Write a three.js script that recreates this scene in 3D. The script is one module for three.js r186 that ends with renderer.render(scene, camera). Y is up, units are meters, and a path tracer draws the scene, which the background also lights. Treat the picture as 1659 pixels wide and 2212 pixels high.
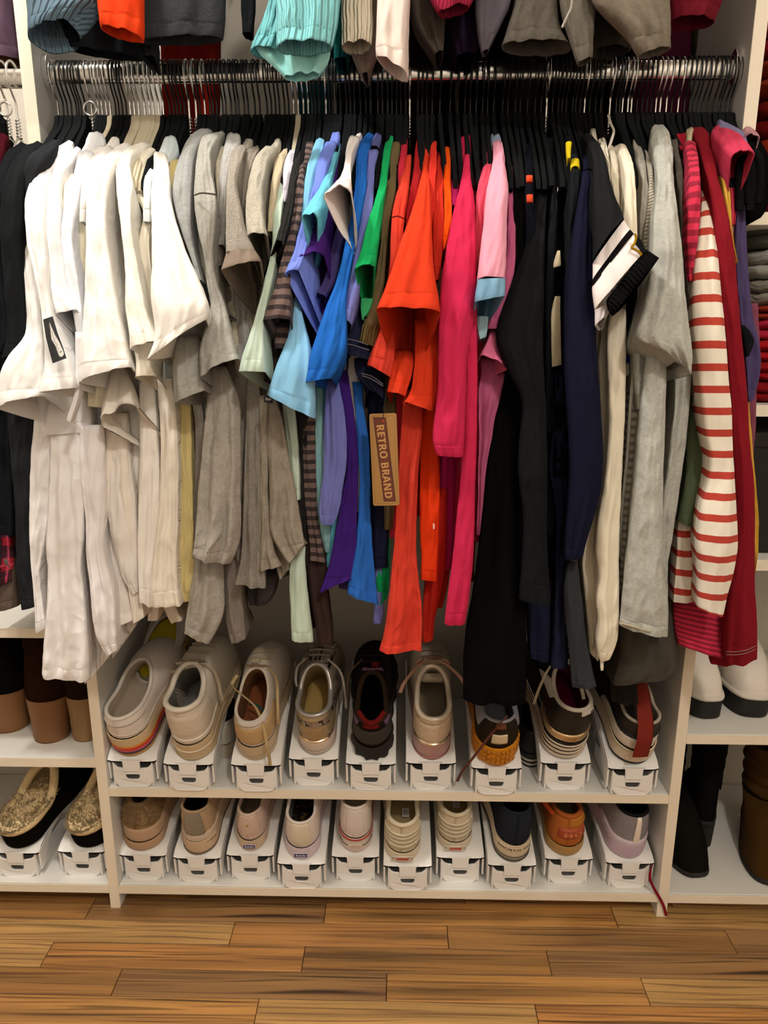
import * as THREE from 'three';
import { mergeGeometries } from 'three/addons/utils/BufferGeometryUtils.js';
import { RoundedBoxGeometry } from 'three/addons/geometries/RoundedBoxGeometry.js';
import { SimplexNoise } from 'three/addons/math/SimplexNoise.js';

// ---------------------------------------------------------------- camera, light, exposure
const W = 1659, H = 2212, F = 1570.7;
const scene = new THREE.Scene();
const camera = new THREE.PerspectiveCamera(2 * Math.atan(H / 2 / F) * 180 / Math.PI, W / H, 0.02, 30);
camera.rotation.order = 'YXZ';
camera.position.set(0.0195, 1.1406, 1.2292);
camera.rotation.set(-0.245, 0.0203, 0.0007);
camera.updateMatrixWorld(true);
const renderer = new THREE.WebGLRenderer({ antialias: true });
renderer.toneMapping = THREE.LinearToneMapping;
renderer.toneMappingExposure = 0.61;
renderer.shadowMap.enabled = true;
renderer.shadowMap.type = THREE.PCFSoftShadowMap;
scene.background = new THREE.Color(0.0, 0.0, 0.0);
const LAMP = { pos: [-0.62, 2.42, 0.52], color: [1.0, 0.955, 0.905], power: 7.0, radius: 0.06 };
const LAMP2 = { pos: [0.55, 2.42, 1.80], color: [1.0, 0.93, 0.85], power: 6.5, radius: 0.06 };  // added fill light that lifts the right side and lower shelves

// ---------------------------------------------------------------- helpers
let seed = 7;
const rnd = () => { seed = (seed * 1664525 + 1013904223) >>> 0; return seed / 4294967296; };
const rr = (a, b) => a + (b - a) * rnd();
const simplex = new SimplexNoise({ random: rnd });
const V = (x, y, z) => new THREE.Vector3(x, y, z);
const clamp = (x, a, b) => Math.min(b, Math.max(a, x));
const lerp = (a, b, t) => a + (b - a) * t;
const sm = (a, b, x) => { const t = clamp((x - a) / (b - a), 0, 1); return t * t * (3 - 2 * t); };
const CP = camera.position.clone(), CM = new THREE.Matrix4().extractRotation(camera.matrixWorld);
const ray = (px, py) => V((px - W / 2) / F, (H / 2 - py) / F, -1).applyMatrix4(CM);
const atZ = (px, py, z) => { const d = ray(px, py); return CP.clone().addScaledVector(d, (z - CP.z) / d.z); };   // the place in the closet, at depth z
const atY = (px, py, y) => { const d = ray(px, py); return CP.clone().addScaledVector(d, (y - CP.y) / d.y); };

const used = {};
function numbered(n) { const k = used[n] = (used[n] ?? -1) + 1; return k ? n + '_' + String(k).padStart(3, '0') : n; }
function tag(o, label, category, group, kind) {
  if (label) o.userData.label = label;
  if (category) o.userData.category = category;
  if (group) o.userData.group = group;
  if (kind) o.userData.kind = kind;
  return o;
}
function shade(o) { o.traverse(m => { if (m.isMesh) { m.castShadow = true; m.receiveShadow = true; } }); return o; }
function thing(name, label, category, pos = [0, 0, 0], group) {
  const g = new THREE.Group(); g.name = numbered(name); g.position.set(...pos); scene.add(g);
  return tag(g, label, category, group);
}
function mesh(name, geo, mat, parent = scene) {
  const m = new THREE.Mesh(geo, mat); m.name = parent === scene ? numbered(name) : name; m.castShadow = m.receiveShadow = true; parent.add(m); return m;
}
function box(w, h, d, x, y, z, r = 0.0015) { const g = new RoundedBoxGeometry(w, h, d, 2, Math.min(r, w / 2.1, h / 2.1, d / 2.1)); g.translate(x, y, z); return g; }
function tube(pts, r, seg = 24, rad = 8, closed = false) { return new THREE.TubeGeometry(new THREE.CatmullRomCurve3(pts.map(p => p.isVector3 ? p : V(...p)), closed, 'centripetal'), seg, r, rad, closed); }
function flatTube(pts, w, t, seg = 40) {   // flat ribbon such as a shoe lace
  const c = new THREE.CatmullRomCurve3(pts.map(p => p.isVector3 ? p : V(...p)), false, 'centripetal');
  const g = new THREE.TubeGeometry(c, seg, 1, 8, false), fr = c.computeFrenetFrames(seg, false), p = g.attributes.position;
  const up = V(0, 0, 1);
  for (let i = 0; i <= seg; i++) {
    const C = c.getPointAt(i / seg), T = fr.tangents[i], S = V().crossVectors(T, up).normalize(), N = V().crossVectors(S, T).normalize();
    for (let j = 0; j <= 8; j++) { const a = j / 8 * Math.PI * 2, k = i * 9 + j; const q = C.clone().addScaledVector(S, Math.cos(a) * w / 2).addScaledVector(N, Math.sin(a) * t / 2); p.setXYZ(k, q.x, q.y, q.z); }
  }
  g.computeVertexNormals(); return g;
}
function grid(nu, nv, f, closeU = false) {    // f(i, j) -> [x, y, z, u, v]; i along u, j along v
  const P = [], U = [], I = [];
  for (let j = 0; j < nv; j++) for (let i = 0; i < nu; i++) { const q = f(i, j); P.push(q[0], q[1], q[2]); U.push(q[3] ?? i / (nu - 1), q[4] ?? j / (nv - 1)); }
  for (let j = 0; j < nv - 1; j++) for (let i = 0; i < (closeU ? nu : nu - 1); i++) {
    const a = j * nu + i, b = j * nu + (i + 1) % nu, c = a + nu, d = b + nu; I.push(a, b, d, a, d, c);
  }
  const g = new THREE.BufferGeometry();
  g.setAttribute('position', new THREE.Float32BufferAttribute(P, 3)); g.setAttribute('uv', new THREE.Float32BufferAttribute(U, 2)); g.setIndex(I); g.computeVertexNormals(); return g;
}

// ---------------------------------------------------------------- materials
function dataTex(n, f, srgb) {
  const d = new Uint8Array(n * n * 4);
  for (let y = 0; y < n; y++) for (let x = 0; x < n; x++) { const c = f(x / n, y / n), k = (y * n + x) * 4; d[k] = c[0] * 255; d[k + 1] = c[1] * 255; d[k + 2] = c[2] * 255; d[k + 3] = 255; }
  const t = new THREE.DataTexture(d, n, n); t.wrapS = t.wrapT = THREE.RepeatWrapping; t.magFilter = THREE.LinearFilter; t.minFilter = THREE.LinearMipmapLinearFilter; t.generateMipmaps = true;
  if (srgb) t.colorSpace = THREE.SRGBColorSpace; t.needsUpdate = true; return t;
}
const per = (x, y, s) => { const a = x * 2 * Math.PI, b = y * 2 * Math.PI, r = s / (2 * Math.PI); return simplex.noise4d(Math.cos(a) * r, Math.sin(a) * r, Math.cos(b) * r, Math.sin(b) * r); };   // tiles
const crumpleTex = dataTex(256, (x, y) => { const a = per(x, y, 3), b = per(x + .3, y, 9), c = 1 - Math.sqrt(per(x, y + .4, 5) ** 2 + .012), d = per(x, y + .7, 20); const v = clamp(.5 + .20 * a + .30 * (c * c - .5) + .10 * b + .035 * d, 0, 1); return [v, v, v]; });
const heatherTex = dataTex(256, (x, y) => { const v = clamp(.86 + .10 * per(x, y, 30) + .10 * per(x + .5, y * 1, 14) + (rnd() - .5) * .16, 0, 1); return [v, v, v * .98]; });
const tweedTex = dataTex(256, (x, y) => { const v = clamp(.72 + .28 * per(x, y, 40) + (rnd() - .5) * .5, 0, 1); return [v, v, v]; });
const ribTex = dataTex(128, (x) => { const v = .5 + .5 * Math.sin(x * Math.PI * 2 * 8); return [v, v, v]; });
const rep = (t, a, b) => { const c = t.clone(); c.repeat.set(a, b); c.needsUpdate = true; return c; };
const crumple = rep(crumpleTex, 5, 4), heather = rep(heatherTex, 9, 9), tweed = rep(tweedTex, 14, 14), rib = rep(ribTex, 22, 22), ribWide = rep(ribTex, 14, 14);
const col = c => Array.isArray(c) ? new THREE.Color().setRGB(...c) : new THREE.Color(c);
const fabCache = {};
function fab(c, kind = 'jersey', extra = {}) {
  const key = JSON.stringify([c, kind]) + Object.keys(extra).join(); if (fabCache[key]) return fabCache[key];
  const m = new THREE.MeshPhysicalMaterial({ color: col(c), roughness: .95, side: THREE.DoubleSide, bumpMap: crumple, bumpScale: .0036, sheen: .25, sheenRoughness: .7, sheenColor: col(c), specularIntensity: .25 });
  if (kind === 'heather' || kind === 'tweed') { m.color.r *= 1.10; m.color.g *= 1.15; m.color.b *= 1.26; }
  if (kind === 'heather') m.map = heather;
  if (kind === 'tweed') { m.map = tweed; m.bumpMap = tweed; m.bumpScale = .0012; }
  if (kind === 'rib') { m.bumpMap = rib; m.bumpScale = .0022; }
  if (kind === 'wide') { m.bumpMap = ribWide; m.bumpScale = .004; }
  if (kind === 'smooth') m.bumpScale = .0012;
  if (kind === 'crisp') m.bumpScale = .0052;
  if (m.color.r + m.color.g + m.color.b < .12) { m.specularIntensity = .06; m.sheen = .1; }
  Object.assign(m, extra); return fabCache[key] = m;
}
function std(c, rough = .6, extra = {}) { return new THREE.MeshStandardMaterial({ color: col(c), roughness: rough, side: THREE.DoubleSide, ...extra }); }
function stripesTex(list) {   // list of [css colour, share]; repeats along v once per metre * n
  const c = document.createElement('canvas'); c.width = 8; c.height = 256; const x = c.getContext('2d'); let y = 0; const tot = list.reduce((s, q) => s + q[1], 0);
  for (const [k, s] of list) { x.fillStyle = k; x.fillRect(0, y, 8, 256 * s / tot + 1); y += 256 * s / tot; }
  const t = new THREE.CanvasTexture(c); t.colorSpace = THREE.SRGBColorSpace; t.wrapS = t.wrapT = THREE.RepeatWrapping; return t;
}
function striped(list, period, off = 0) { const t = stripesTex(list); t.repeat.set(1, 1 / period); t.offset.set(0, off); return new THREE.MeshStandardMaterial({ map: t, roughness: .95, side: THREE.DoubleSide, bumpMap: crumple, bumpScale: .003 }); }
function printTex(w, h, draw) { const c = document.createElement('canvas'); c.width = w; c.height = h; draw(c.getContext('2d'), w, h); const t = new THREE.CanvasTexture(c); t.colorSpace = THREE.SRGBColorSpace; t.anisotropy = 8; return t; }
const chrome = new THREE.MeshStandardMaterial({ color: col([.78, .77, .75]), metalness: 1, roughness: .16 });
const blackWire = new THREE.MeshStandardMaterial({ color: col([.02, .02, .02]), metalness: .6, roughness: .35 });
const plastic = std([.86, .845, .82], .32);
const label0 = (text, fg, bg) => new THREE.MeshStandardMaterial({ roughness: .7, map: printTex(96, 64, (x, w, h) => { x.fillStyle = bg; x.fillRect(0, 0, w, h); x.fillStyle = fg; x.font = 'bold 38px sans-serif'; x.textAlign = 'center'; x.textBaseline = 'middle'; x.fillText(text, w / 2, h / 2 + 2); }) });
// ---------------------------------------------------------------- the room
const XL = -1.75, XR = 1.75, ZB = -0.46, ZF = 2.35, CEIL = 2.55;
const wallPaint = std([.66, .61, .54], .9);
for (const [n, w, h, d, x, y, z] of [['wall_back', 3.7, CEIL + .2, .1, 0, CEIL / 2, ZB - .05], ['wall_front', 3.7, CEIL + .2, .1, 0, CEIL / 2, ZF + .05],
  ['wall_left', .1, CEIL + .2, ZF - ZB + .2, XL - .05, CEIL / 2, (ZF + ZB) / 2], ['wall_right', .1, CEIL + .2, ZF - ZB + .2, XR + .05, CEIL / 2, (ZF + ZB) / 2]])
  tag(mesh(n, new THREE.BoxGeometry(w, h, d).translate(x, y, z), wallPaint), null, null, null, 'structure');
tag(mesh('ceiling', new THREE.BoxGeometry(3.7, .1, ZF - ZB + .2).translate(0, CEIL + .05, (ZF + ZB) / 2), std([.7, .66, .58], .9)), null, null, null, 'structure');

// floor: every plank a piece of its own, over a dark subfloor
const floor = tag(mesh('floor', new THREE.BoxGeometry(3.7, .06, ZF - ZB + .2).translate(0, -.046, (ZF + ZB) / 2), std([.05, .03, .015], .9)), null, null, null, 'structure');
function woodTex(i) {
  const n = 384, s = i * 17.3, base = [[.76, .55, .30], [.64, .46, .25], [.80, .62, .37], [.62, .46, .28], [.74, .52, .28]][i % 5];
  const t = dataTex(n, (x, y) => {
    const knot = Math.exp(-((x - .62) ** 2 * 60 + (y - .5 - .1 * Math.sin(i)) ** 2 * 30));
    const wv = y + .05 * simplex.noise(x * 2.5 + s, y * 2) + knot * .1;
    const streak = sm(.15, .8, simplex.noise(x * 2.1 + s, wv * 7 + s)), dark = sm(.45, .9, simplex.noise(x * 1.6 - s, wv * 5.5 + 5 + s)), tone = simplex.noise(x * 1.2 + s * 2, y * 1.3);
    const fine = simplex.noise(x * 6 + s, wv * 46) * .5 + simplex.noise(x * 14, wv * 120 + s) * .35;
    let k = .88 + .11 * fine + .12 * tone - .20 * streak - .34 * dark * [1, .4, .7, .25][i % 4] - .45 * knot * (i % 4 === 1 ? 1 : 0) * sm(-.6, .4, fine);
    k = clamp(k, .22, 1.25);
    return [clamp(base[0] * k, 0, 1), clamp(base[1] * k * (1 - .05 * streak), 0, 1), clamp(base[2] * k, 0, 1)];
  }, true);
  return t;
}
const woodMats = []; for (let i = 0; i < 10; i++) woodMats.push(new THREE.MeshPhysicalMaterial({ map: woodTex(i), roughness: .42, clearcoat: .25, clearcoatRoughness: .35 }));
{
  // joints of the rows, read as depths on the floor
  const zs = [1945, 1996, 2045, 2100, 2162, 2235].map(y => atY(829, y, 0).z), pitch = (zs[4] - zs[1]) / 3;
  const joints = { 0: [190, 702], 1: [-30, 500, 967], 2: [95, 655, 1184], 3: [248, 835, 1390], 4: [-90, 552, 1160] };
  const uvPlank = (g, len, wid) => { const p = g.attributes.position, u = g.attributes.uv; for (let k = 0; k < p.count; k++) u.setXY(k, p.getX(k) / 1.1 + .5, p.getZ(k) / (wid * 1.04) + .5); return g; };
  for (let r = -4; r < 18; r++) {
    const z0 = zs[1] + (r - 1) * pitch, z1 = z0 + pitch, zc = (z0 + z1) / 2;
    let cuts = [];
    if (joints[r]) cuts = joints[r].map(px => atY(px, [1972, 2020, 2072, 2130, 2195][r], 0).x);
    else for (let x = XL + rr(.2, .7); x < XR; x += rr(.38, .8)) cuts.push(x);
    while (cuts[0] > XL + .75) cuts.unshift(cuts[0] - rr(.42, .7));
    while (cuts[cuts.length - 1] < XR - .75) cuts.push(cuts[cuts.length - 1] + rr(.42, .7));
    cuts = [XL, ...cuts.filter(x => x > XL + .08 && x < XR - .08), XR];
    for (let k = 0; k < cuts.length - 1; k++) {
      const len = cuts[k + 1] - cuts[k] - .0012, g = new RoundedBoxGeometry(len, .016, pitch - .001, 1, .0008); uvPlank(g, len, pitch);
      const m = mesh('plank', g, woodMats[(k * 7 + (r + 8) * 3 + (r % 2 ? 1 : 0)) % 10], floor);
      m.position.set((cuts[k] + cuts[k + 1]) / 2, -.008 + rr(-.0002, .0002), zc); if (rnd() < .5) m.rotation.y = Math.PI;
    }
  }
}
// ceiling lamp (above the picture) and an added fill lamp (behind it)
for (const [k, L] of [LAMP, LAMP2].entries()) {
  const o = thing('ceiling_or_fill_lamp', k ? 'added fill lamp with a small round glass globe, behind the viewer' : 'ceiling lamp with a small round glass globe above the closet front', 'lamp', L.pos);
  mesh('glass_globe', new THREE.SphereGeometry(.075, 32, 20), new THREE.MeshStandardMaterial({ color: 0xffffff, emissive: col(L.color), emissiveIntensity: 6, roughness: .5 }), o).castShadow = false;
  mesh('ceiling_rose', new THREE.CylinderGeometry(.055, .065, .03, 32).translate(0, CEIL - L.pos[1] - .015, 0), std([.7, .68, .62], .4), o);
  mesh('lamp_neck', new THREE.CylinderGeometry(.02, .03, .05, 24).translate(0, .085, 0), chrome, o);
  const p = new THREE.PointLight(col(L.color), L.power, 0, 2); p.castShadow = true; p.shadow.radius = 3.2; p.shadow.mapSize.set(2048, 2048); p.position.set(...L.pos); p.name = numbered('lamp_light');
  scene.add(p);
}

// ---------------------------------------------------------------- closet carcass
const HW = .561, TH = .02, DEP = .37, TOP = 2.42;
const melamine = std([.78, .765, .72], .45), banding = std([.86, .77, .62], .5);
function panel(label, x) {
  const o = thing('side_panel', label, 'panel', [x, 0, 0]);
  mesh('board', box(TH, TOP, DEP, 0, TOP / 2, -DEP / 2 - .0012), melamine, o); mesh('edge_band', box(TH, TOP, .0016, 0, TOP / 2, 0, .0006), banding, o);
  return o;
}
panel('white upright closet panel left of the hanging clothes', -HW + TH / 2);
panel('white upright closet panel right of the hanging clothes', HW - TH / 2);
panel('white upright panel at the far left end of the closet', -HW - .62);
panel('white upright panel at the far right end of the closet', HW + .62);
const backMat = std([.62, .57, .49], .7);
for (const [n, x, w] of [['middle', 0, 1.12], ['left', -HW - .31, .62], ['right', HW + .31, .62]])
  tag(mesh('back_panel', box(w, TOP, .008, x, TOP / 2, -DEP - .006), backMat), `pale back panel behind the ${n} closet bay`, 'panel');
const SHELF = {};
function shelf(key, label, x0, x1, px, py) {   // front lower edge seen at px, py
  const y = atZ(px, py, 0).y + .0095; SHELF[key] = y + .0095;
  const o = thing('shelf', label, 'shelf', [(x0 + x1) / 2, y, 0]);
  mesh('board', box(x1 - x0 - .0005, .019, DEP - .004, 0, 0, -DEP / 2 - .0012), melamine, o);
  mesh('edge_band', box(x1 - x0 - .0005, .019, .0016, 0, 0, 0, .0006), banding, o);
}
const IL = -HW + TH, IR = HW - TH, BL = -HW - .61, BR = HW + .61;
shelf('bottom', 'lowest white shelf of the middle bay, under the front shoe row', IL, IR, 830, 1939);
shelf('mid', 'white shelf in the middle bay holding the tall sneakers', IL, IR, 830, 1728);
shelf('lbottom', 'lowest white shelf of the left bay, under the fleece slippers', BL, -HW, 120, 1927);
shelf('lmid', 'white shelf of the left bay under the block heels', BL, -HW, 120, 1657);
shelf('lup', 'upper white shelf of the left bay above the block heels', BL, -HW, 50, 1378);
shelf('rbottom', 'lowest white shelf of the right bay, under the tall boots', HW, BR, 1560, 1952);
shelf('rmid', 'white shelf of the right bay under the black-soled white shoes', HW, BR, 1570, 1608);
shelf('rup', 'white shelf of the right bay above the white shoes', HW, BR, 1645, 1233);
shelf('rhigh', 'white shelf of the right bay under the red stack', HW, BR, 1650, 900);
shelf('rtop', 'white shelf of the right bay above the grey folded stack', HW, BR, 1645, 486);
tag(mesh('shelf', box(1.08, .019, DEP, 0, 2.25, -DEP / 2), melamine), 'highest white shelf, above the upper hanging rod', 'shelf');
// ---------------------------------------------------------------- cloth: a draped tube of fabric through measured rows
// A row is [left, right, height] or [leftX, leftY, rightX, rightY]; c names the sheet the row was measured on (origin and scale), zs the depths along the path.
const SHEET = { a: [0, 280, 4], b: [360, 280, 4], c: [700, 280, 4], d: [960, 280, 4], e: [1244, 280, 4], f: [0, 0, 1] };
function drape(c, zs, rows, o = {}) {
  const [ox, oy, sc] = SHEET[c ?? 'f'], n = (o.path ?? rows).length;
  const { D = .1, D0 = .025, a = 1, nf = 3, lip = null, bulge = .35, cap = true, hem = .016, pinch = .55, ph = rr(0, 9), thick = .002, wr = 1, sag = 0, depthRow = .35 } = o;
  const nf2 = o.big ? nf * .5 : nf;
  let path = o.path ?? rows.map((r, i) => {
    const q = r.length === 3 ? [r[0], r[2], r[1], r[2]] : r, t = n > 1 ? i / (n - 1) * (zs.length - 1) : 0, k = Math.min(zs.length - 2, Math.floor(t)), z = zs.length > 1 ? lerp(zs[k], zs[k + 1], t - k) : zs[0];
    return { L: atZ(ox + q[0] / sc, oy + q[1] / sc, z), R: atZ(ox + q[2] / sc, oy + q[3] / sc, z) };
  });
  let fine = [];
  for (let i = 0; i < n - 1; i++) {
    const d = path[i].L.clone().add(path[i].R).distanceTo(path[i + 1].L.clone().add(path[i + 1].R)) / 2, m = clamp(Math.ceil(d / .011), 2, 9);
    for (let k = 0; k < m; k++) fine.push({ L: path[i].L.clone().lerp(path[i + 1].L, k / m), R: path[i].R.clone().lerp(path[i + 1].R, k / m) });
  }
  fine.push(path[n - 1]);
  for (let it = 0; it < 3; it++) { const g = fine.map(p => ({ L: p.L.clone(), R: p.R.clone() })); for (let i = 1; i < fine.length - 1; i++) for (const k of ['L', 'R']) fine[i][k].copy(g[i][k]).multiplyScalar(.5).addScaledVector(g[i - 1][k], .25).addScaledVector(g[i + 1][k], .25); }
  const mid = fine.map(p => p.L.clone().add(p.R).multiplyScalar(.5)), len = [0];
  for (let i = 1; i < mid.length; i++) len.push(len[i - 1] + mid[i].distanceTo(mid[i - 1]));
  const total = len[len.length - 1], NU = 44;
  // where to cut rings: every measured step plus the stitched hem line
  let cuts = len.slice();
  if (hem && total > hem * 3) for (const e of [-.0022, -.0008, .0008, .0022]) cuts.push(total - hem + e);
  cuts.sort((x, y) => x - y);
  const P = [], U = [], I = []; let rings = 0, arc = 0, last = null;
  const at = s => { let i = 0; while (i < len.length - 2 && len[i + 1] < s) i++; const t = clamp((s - len[i]) / Math.max(1e-6, len[i + 1] - len[i]), 0, 1); return { L: fine[i].L.clone().lerp(fine[i + 1].L, t), R: fine[i].R.clone().lerp(fine[i + 1].R, t), T: mid[i + 1].clone().sub(mid[i]).normalize() }; };
  function ring(s, inset, back) {
    const q = at(s), C = q.L.clone().add(q.R).multiplyScalar(.5), Hh = q.R.clone().sub(q.L).multiplyScalar(.5), w = Hh.length() * 2;
    const s0 = clamp(s - .02, 0, total), s1 = clamp(s + .02, 0, total), T = at(s1).L.add(at(s1).R).sub(at(s0).L).sub(at(s0).R).normalize();
    const N = V().crossVectors(Hh, T).normalize(); if (N.z > 0 || (Math.abs(N.z) < .2 && N.y > 0)) N.negate();
    const f = s / total, dep = lerp(D0, D, sm(0, depthRow, f)), b = Math.min(w * bulge, .022);
    const amp = a * Math.min(o.big ? .0085 : .0048, w * (o.big ? .12 : .085)) * sm(.02, .3, f), g = hem && Math.abs(s - (total - hem)) < .0012 ? .0006 : 0;
    const endf = sm(.6, 1, f); arc = -w / 2; last = null;
    for (let k = 0; k <= NU; k++) {
      const fr = .62, th = k / NU < fr ? k / NU / fr * Math.PI : Math.PI + (k / NU - fr) / (1 - fr) * Math.PI;
      const cx = Math.cos(th), sn = Math.sin(th), u = cx; let p = C.clone();
      if (th <= Math.PI) {
        const edge = 1 - u * u * u * u, prof = Math.pow(Math.max(0, sn), .7);
        const fl = simplex.noise3d(u * nf2 * .5 + ph * 3 + .35 * Math.sin(s * 7 + ph), s * 2.6, ph), f2 = 1 - Math.abs(simplex.noise3d(u * nf2 * .8 + ph, s * 3.4, ph + 9)) * 2;
        let d = amp * (1.1 * fl + .22 * f2 + .2 * Math.sin(u * nf * 1.57 + ph + 1.3 * Math.sin(s * 9 + ph)));
        d += wr * .0028 * simplex.noise3d(u * w * 20 + ph, s * 16, ph) * sm(0, .15, f) + wr * .0016 * simplex.noise3d(u * w * 50 + ph, s * 34, ph + 5);
        p.addScaledVector(Hh, u * (1 - inset / Math.max(w, .004) * 2)).addScaledVector(N, -(b * prof + d * edge) + inset + g);
        p.y -= sag * edge * endf;
      } else {
        const e = Math.pow(-sn, .6), wob = 1 + .25 * simplex.noise(s * 12 + ph, u * 2) * e;
        p.addScaledVector(Hh, u * (1 - pinch * e) * (1 - inset / Math.max(w, .004) * 2)).addScaledVector(N, dep * e * wob - inset);
        p.y -= sag * .3 * endf;
      }
      if (lip) { const back = th <= Math.PI ? 0 : Math.pow(-sn, .5), e = sm(.55, 1, f) * back; p.x += lip[0] * e; p.y -= lip[1] * e; p.z += (lip[2] ?? 0) * e; }
      const edgeW = .0012 * simplex.noise(s * 30 + ph, Math.sign(cx) * 3) * Math.abs(cx) * wr; p.addScaledVector(Hh, edgeW / Math.max(w, .004) * Math.sign(cx));
      P.push(p.x, p.y, p.z); if (last) arc += last.distanceTo(p); last = p.clone(); U.push(arc, -s);
    }
    return rings++;
  }
  const push = (A, B) => { for (let k = 0; k < NU; k++) { const x = A * (NU + 1) + k, y = B * (NU + 1) + k; I.push(x, x + 1, y + 1, x, y + 1, y); } };
  let prev = -1;
  for (const s of cuts) { const r = ring(s, 0); if (prev >= 0) push(prev, r); prev = r; }
  if (thick) { const r1 = ring(total, thick), r2 = ring(total - Math.min(.02, total * .3), thick); push(prev, r1); push(r1, r2); }
  if (cap) { let c0 = V(); for (let k = 0; k < NU; k++) c0.add(V(P[k * 3], P[k * 3 + 1], P[k * 3 + 2])); c0.multiplyScalar(1 / NU); P.push(c0.x, c0.y, c0.z); U.push(0, 0); const ci = P.length / 3 - 1; for (let k = 0; k < NU; k++) I.push(ci, k + 1, k); }
  const geo = new THREE.BufferGeometry(); geo.setAttribute('position', new THREE.Float32BufferAttribute(P, 3)); geo.setAttribute('uv', new THREE.Float32BufferAttribute(U, 2)); geo.setIndex(I); geo.computeVertexNormals();
  return geo;
}
let wear = null;   // the garment being sewn
function garment(name, label, category, mat, group) {
  wear = thing(name, label, category, [0, 0, 0], group); wear.userData.cloth = undefined; delete wear.userData.cloth; wearMat = mat; sewn.push({ o: wear, k: sewn.length, hasBody: false, top: null, mat }); return wear;
}
let wearMat = null;
const sewn = [];
function finishBodies() {   // the part of each shirt that hangs back inside the rack, behind its sleeve
  for (const s of sewn) {
    if (s.hasBody || !s.top || s.top.y < 1.25) continue;
    const x = s.top.x, y0 = s.top.y, len = .50 + .08 * ((s.k * 37) % 10) / 10, path = [];
    for (let i = 0; i <= 7; i++) { const t = i / 7, y = y0 - .015 - len * t, w = lerp(.007, .017, sm(0, .6, t)), z = lerp(.045, .075, sm(0, .2, t)); path.push({ L: V(x - w, y, z), R: V(x + w, y, z) }); }
    const m = mesh('body', drape(null, [0], [], { path, D: .22, D0: .1, nf: 3, depthRow: .15, pinch: .4 }), s.mat, s.o);
  }
}
function piece(name, c, zs, rows, o = {}) {
  const rec = sewn[sewn.length - 1];
  if (rec && rec.o === wear) {
    if (name === 'body' || name === 'tail') rec.hasBody = true;
    if (name === 'sleeve' && !rec.top) { const r = rows[Math.min(2, rows.length - 1)], q = r.length === 3 ? [r[0], r[2], r[1], r[2]] : r, [ox, oy, sc] = SHEET[c]; rec.top = atZ(ox + (q[0] + q[2]) / 2 / sc, oy + (q[1] + q[3]) / 2 / sc, .11); rec.mat = o.mat ?? wearMat; }
  }
  const m = mesh(name, drape(c, zs, rows, o), o.mat ?? wearMat, wear); if (o.label) m.userData.label = o.label; return m; }
function recenter(o) {   // puts a thing's origin at the middle of its lowest edge
  o.updateMatrixWorld(true); const b = new THREE.Box3().setFromObject(o), c = V((b.min.x + b.max.x) / 2, b.min.y, (b.min.z + b.max.z) / 2).sub(o.position);
  o.position.add(c); for (const k of o.children) k.position.sub(c);
}
// ---------------------------------------------------------------- the clothes on the rod, left to right
const SL = (c, zs, rows, o) => piece('sleeve', c, zs, rows, o), BO = (c, zs, rows, o) => piece('body', c, zs, rows, { D: .2, D0: .05, nf: 4, depthRow: .2, bulge: .17, big: 1, ...o }), CU = (c, zs, rows, o) => piece('cuff', c, zs, rows, { D: .07, D0: .07, cap: false, hem: 0, a: .5, ...o });
const tee = (label, mat, g) => garment('tshirt', label, 'shirt', mat, g), sweat = (label, mat) => garment('sweatshirt', label, 'sweatshirt', mat), knit = (label, mat) => garment('sweater', label, 'sweater', mat);
const WHITE = '#f1efec', CREAM = '#efe6d3', GREY = '#98948c';
const blackCloth = fab('#16181b'), darkCloth = fab('#202327');

// left bay, dark clothes
sweat('dark navy-black sweatshirt hanging farthest left in the left bay', blackCloth);
SL('a', [.05, .13, .15, .16], [[150, 250, 150], [40, 190, 250], [-30, 110, 420], [-70, 40, 600], [-90, 25, 850], [-80, 30, 1200], [-70, 70, 1450], [-80, 90, 1700], [-90, 80, 1930]], { nf: 2 });
BO('a', [.09, .10], [[-60, 60, 1700], [-70, 90, 2300], [-60, 110, 2900], [-60, 120, 3500]]);
sweat('black long-sleeved sweatshirt whose sleeve hangs beside the cream shirts', fab('#1b1d1f'));
SL('a', [.05, .13, .155, .165, .165], [[290, 380, 140], [200, 330, 200], [110, 250, 320], [50, 210, 460], [15, 205, 650], [10, 200, 850], [25, 205, 1150], [50, 225, 1400], [75, 235, 1650], [70, 240, 1830], [30, 1990, 235, 1900]], { nf: 3 });
tee('charcoal black tee with sloping shoulder just left of the white shirts', fab('#26282b'));
SL('a', [.04, .12, .13, .12], [[450, 540, 115], [330, 480, 200], [230, 400, 300], [190, 320, 420], [185, 280, 600], [180, 260, 900]], { nf: 2 });
BO('a', [.10, .10, .105], [[60, 260, 1900], [70, 290, 2500], [90, 300, 2800], [130, 290, 3200], [140, 270, 3500], [140, 300, 3800], [170, 305, 4050], [190, 4150, 310, 4120]]);
garment('flannel_shirt', 'red, pink and black plaid flannel shirt low at the left edge', 'shirt', null); 
wearMat = new THREE.MeshStandardMaterial({ roughness: .95, side: THREE.DoubleSide, bumpMap: crumple, bumpScale: .004, map: rep(printTex(256, 256, (x, w, h) => {
  x.fillStyle = '#a3162c'; x.fillRect(0, 0, w, h); x.globalAlpha = .72; for (const [p, s, k] of [[0, 60, '#120c16'], [96, 22, '#2c1638'], [150, 50, '#150d18'], [226, 10, '#d84b74']]) { x.fillStyle = k; x.fillRect(p, 0, s, h); x.fillRect(0, p, w, s); }
}), 9, 9) }); wearMat.map.wrapS = wearMat.map.wrapT = THREE.RepeatWrapping;
BO('a', [.05, .06], [[-120, 60, 2700], [-120, 60, 3000], [-110, 90, 3400], [-110, 130, 3700], [-110, 3990, 110, 3890]]);
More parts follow.
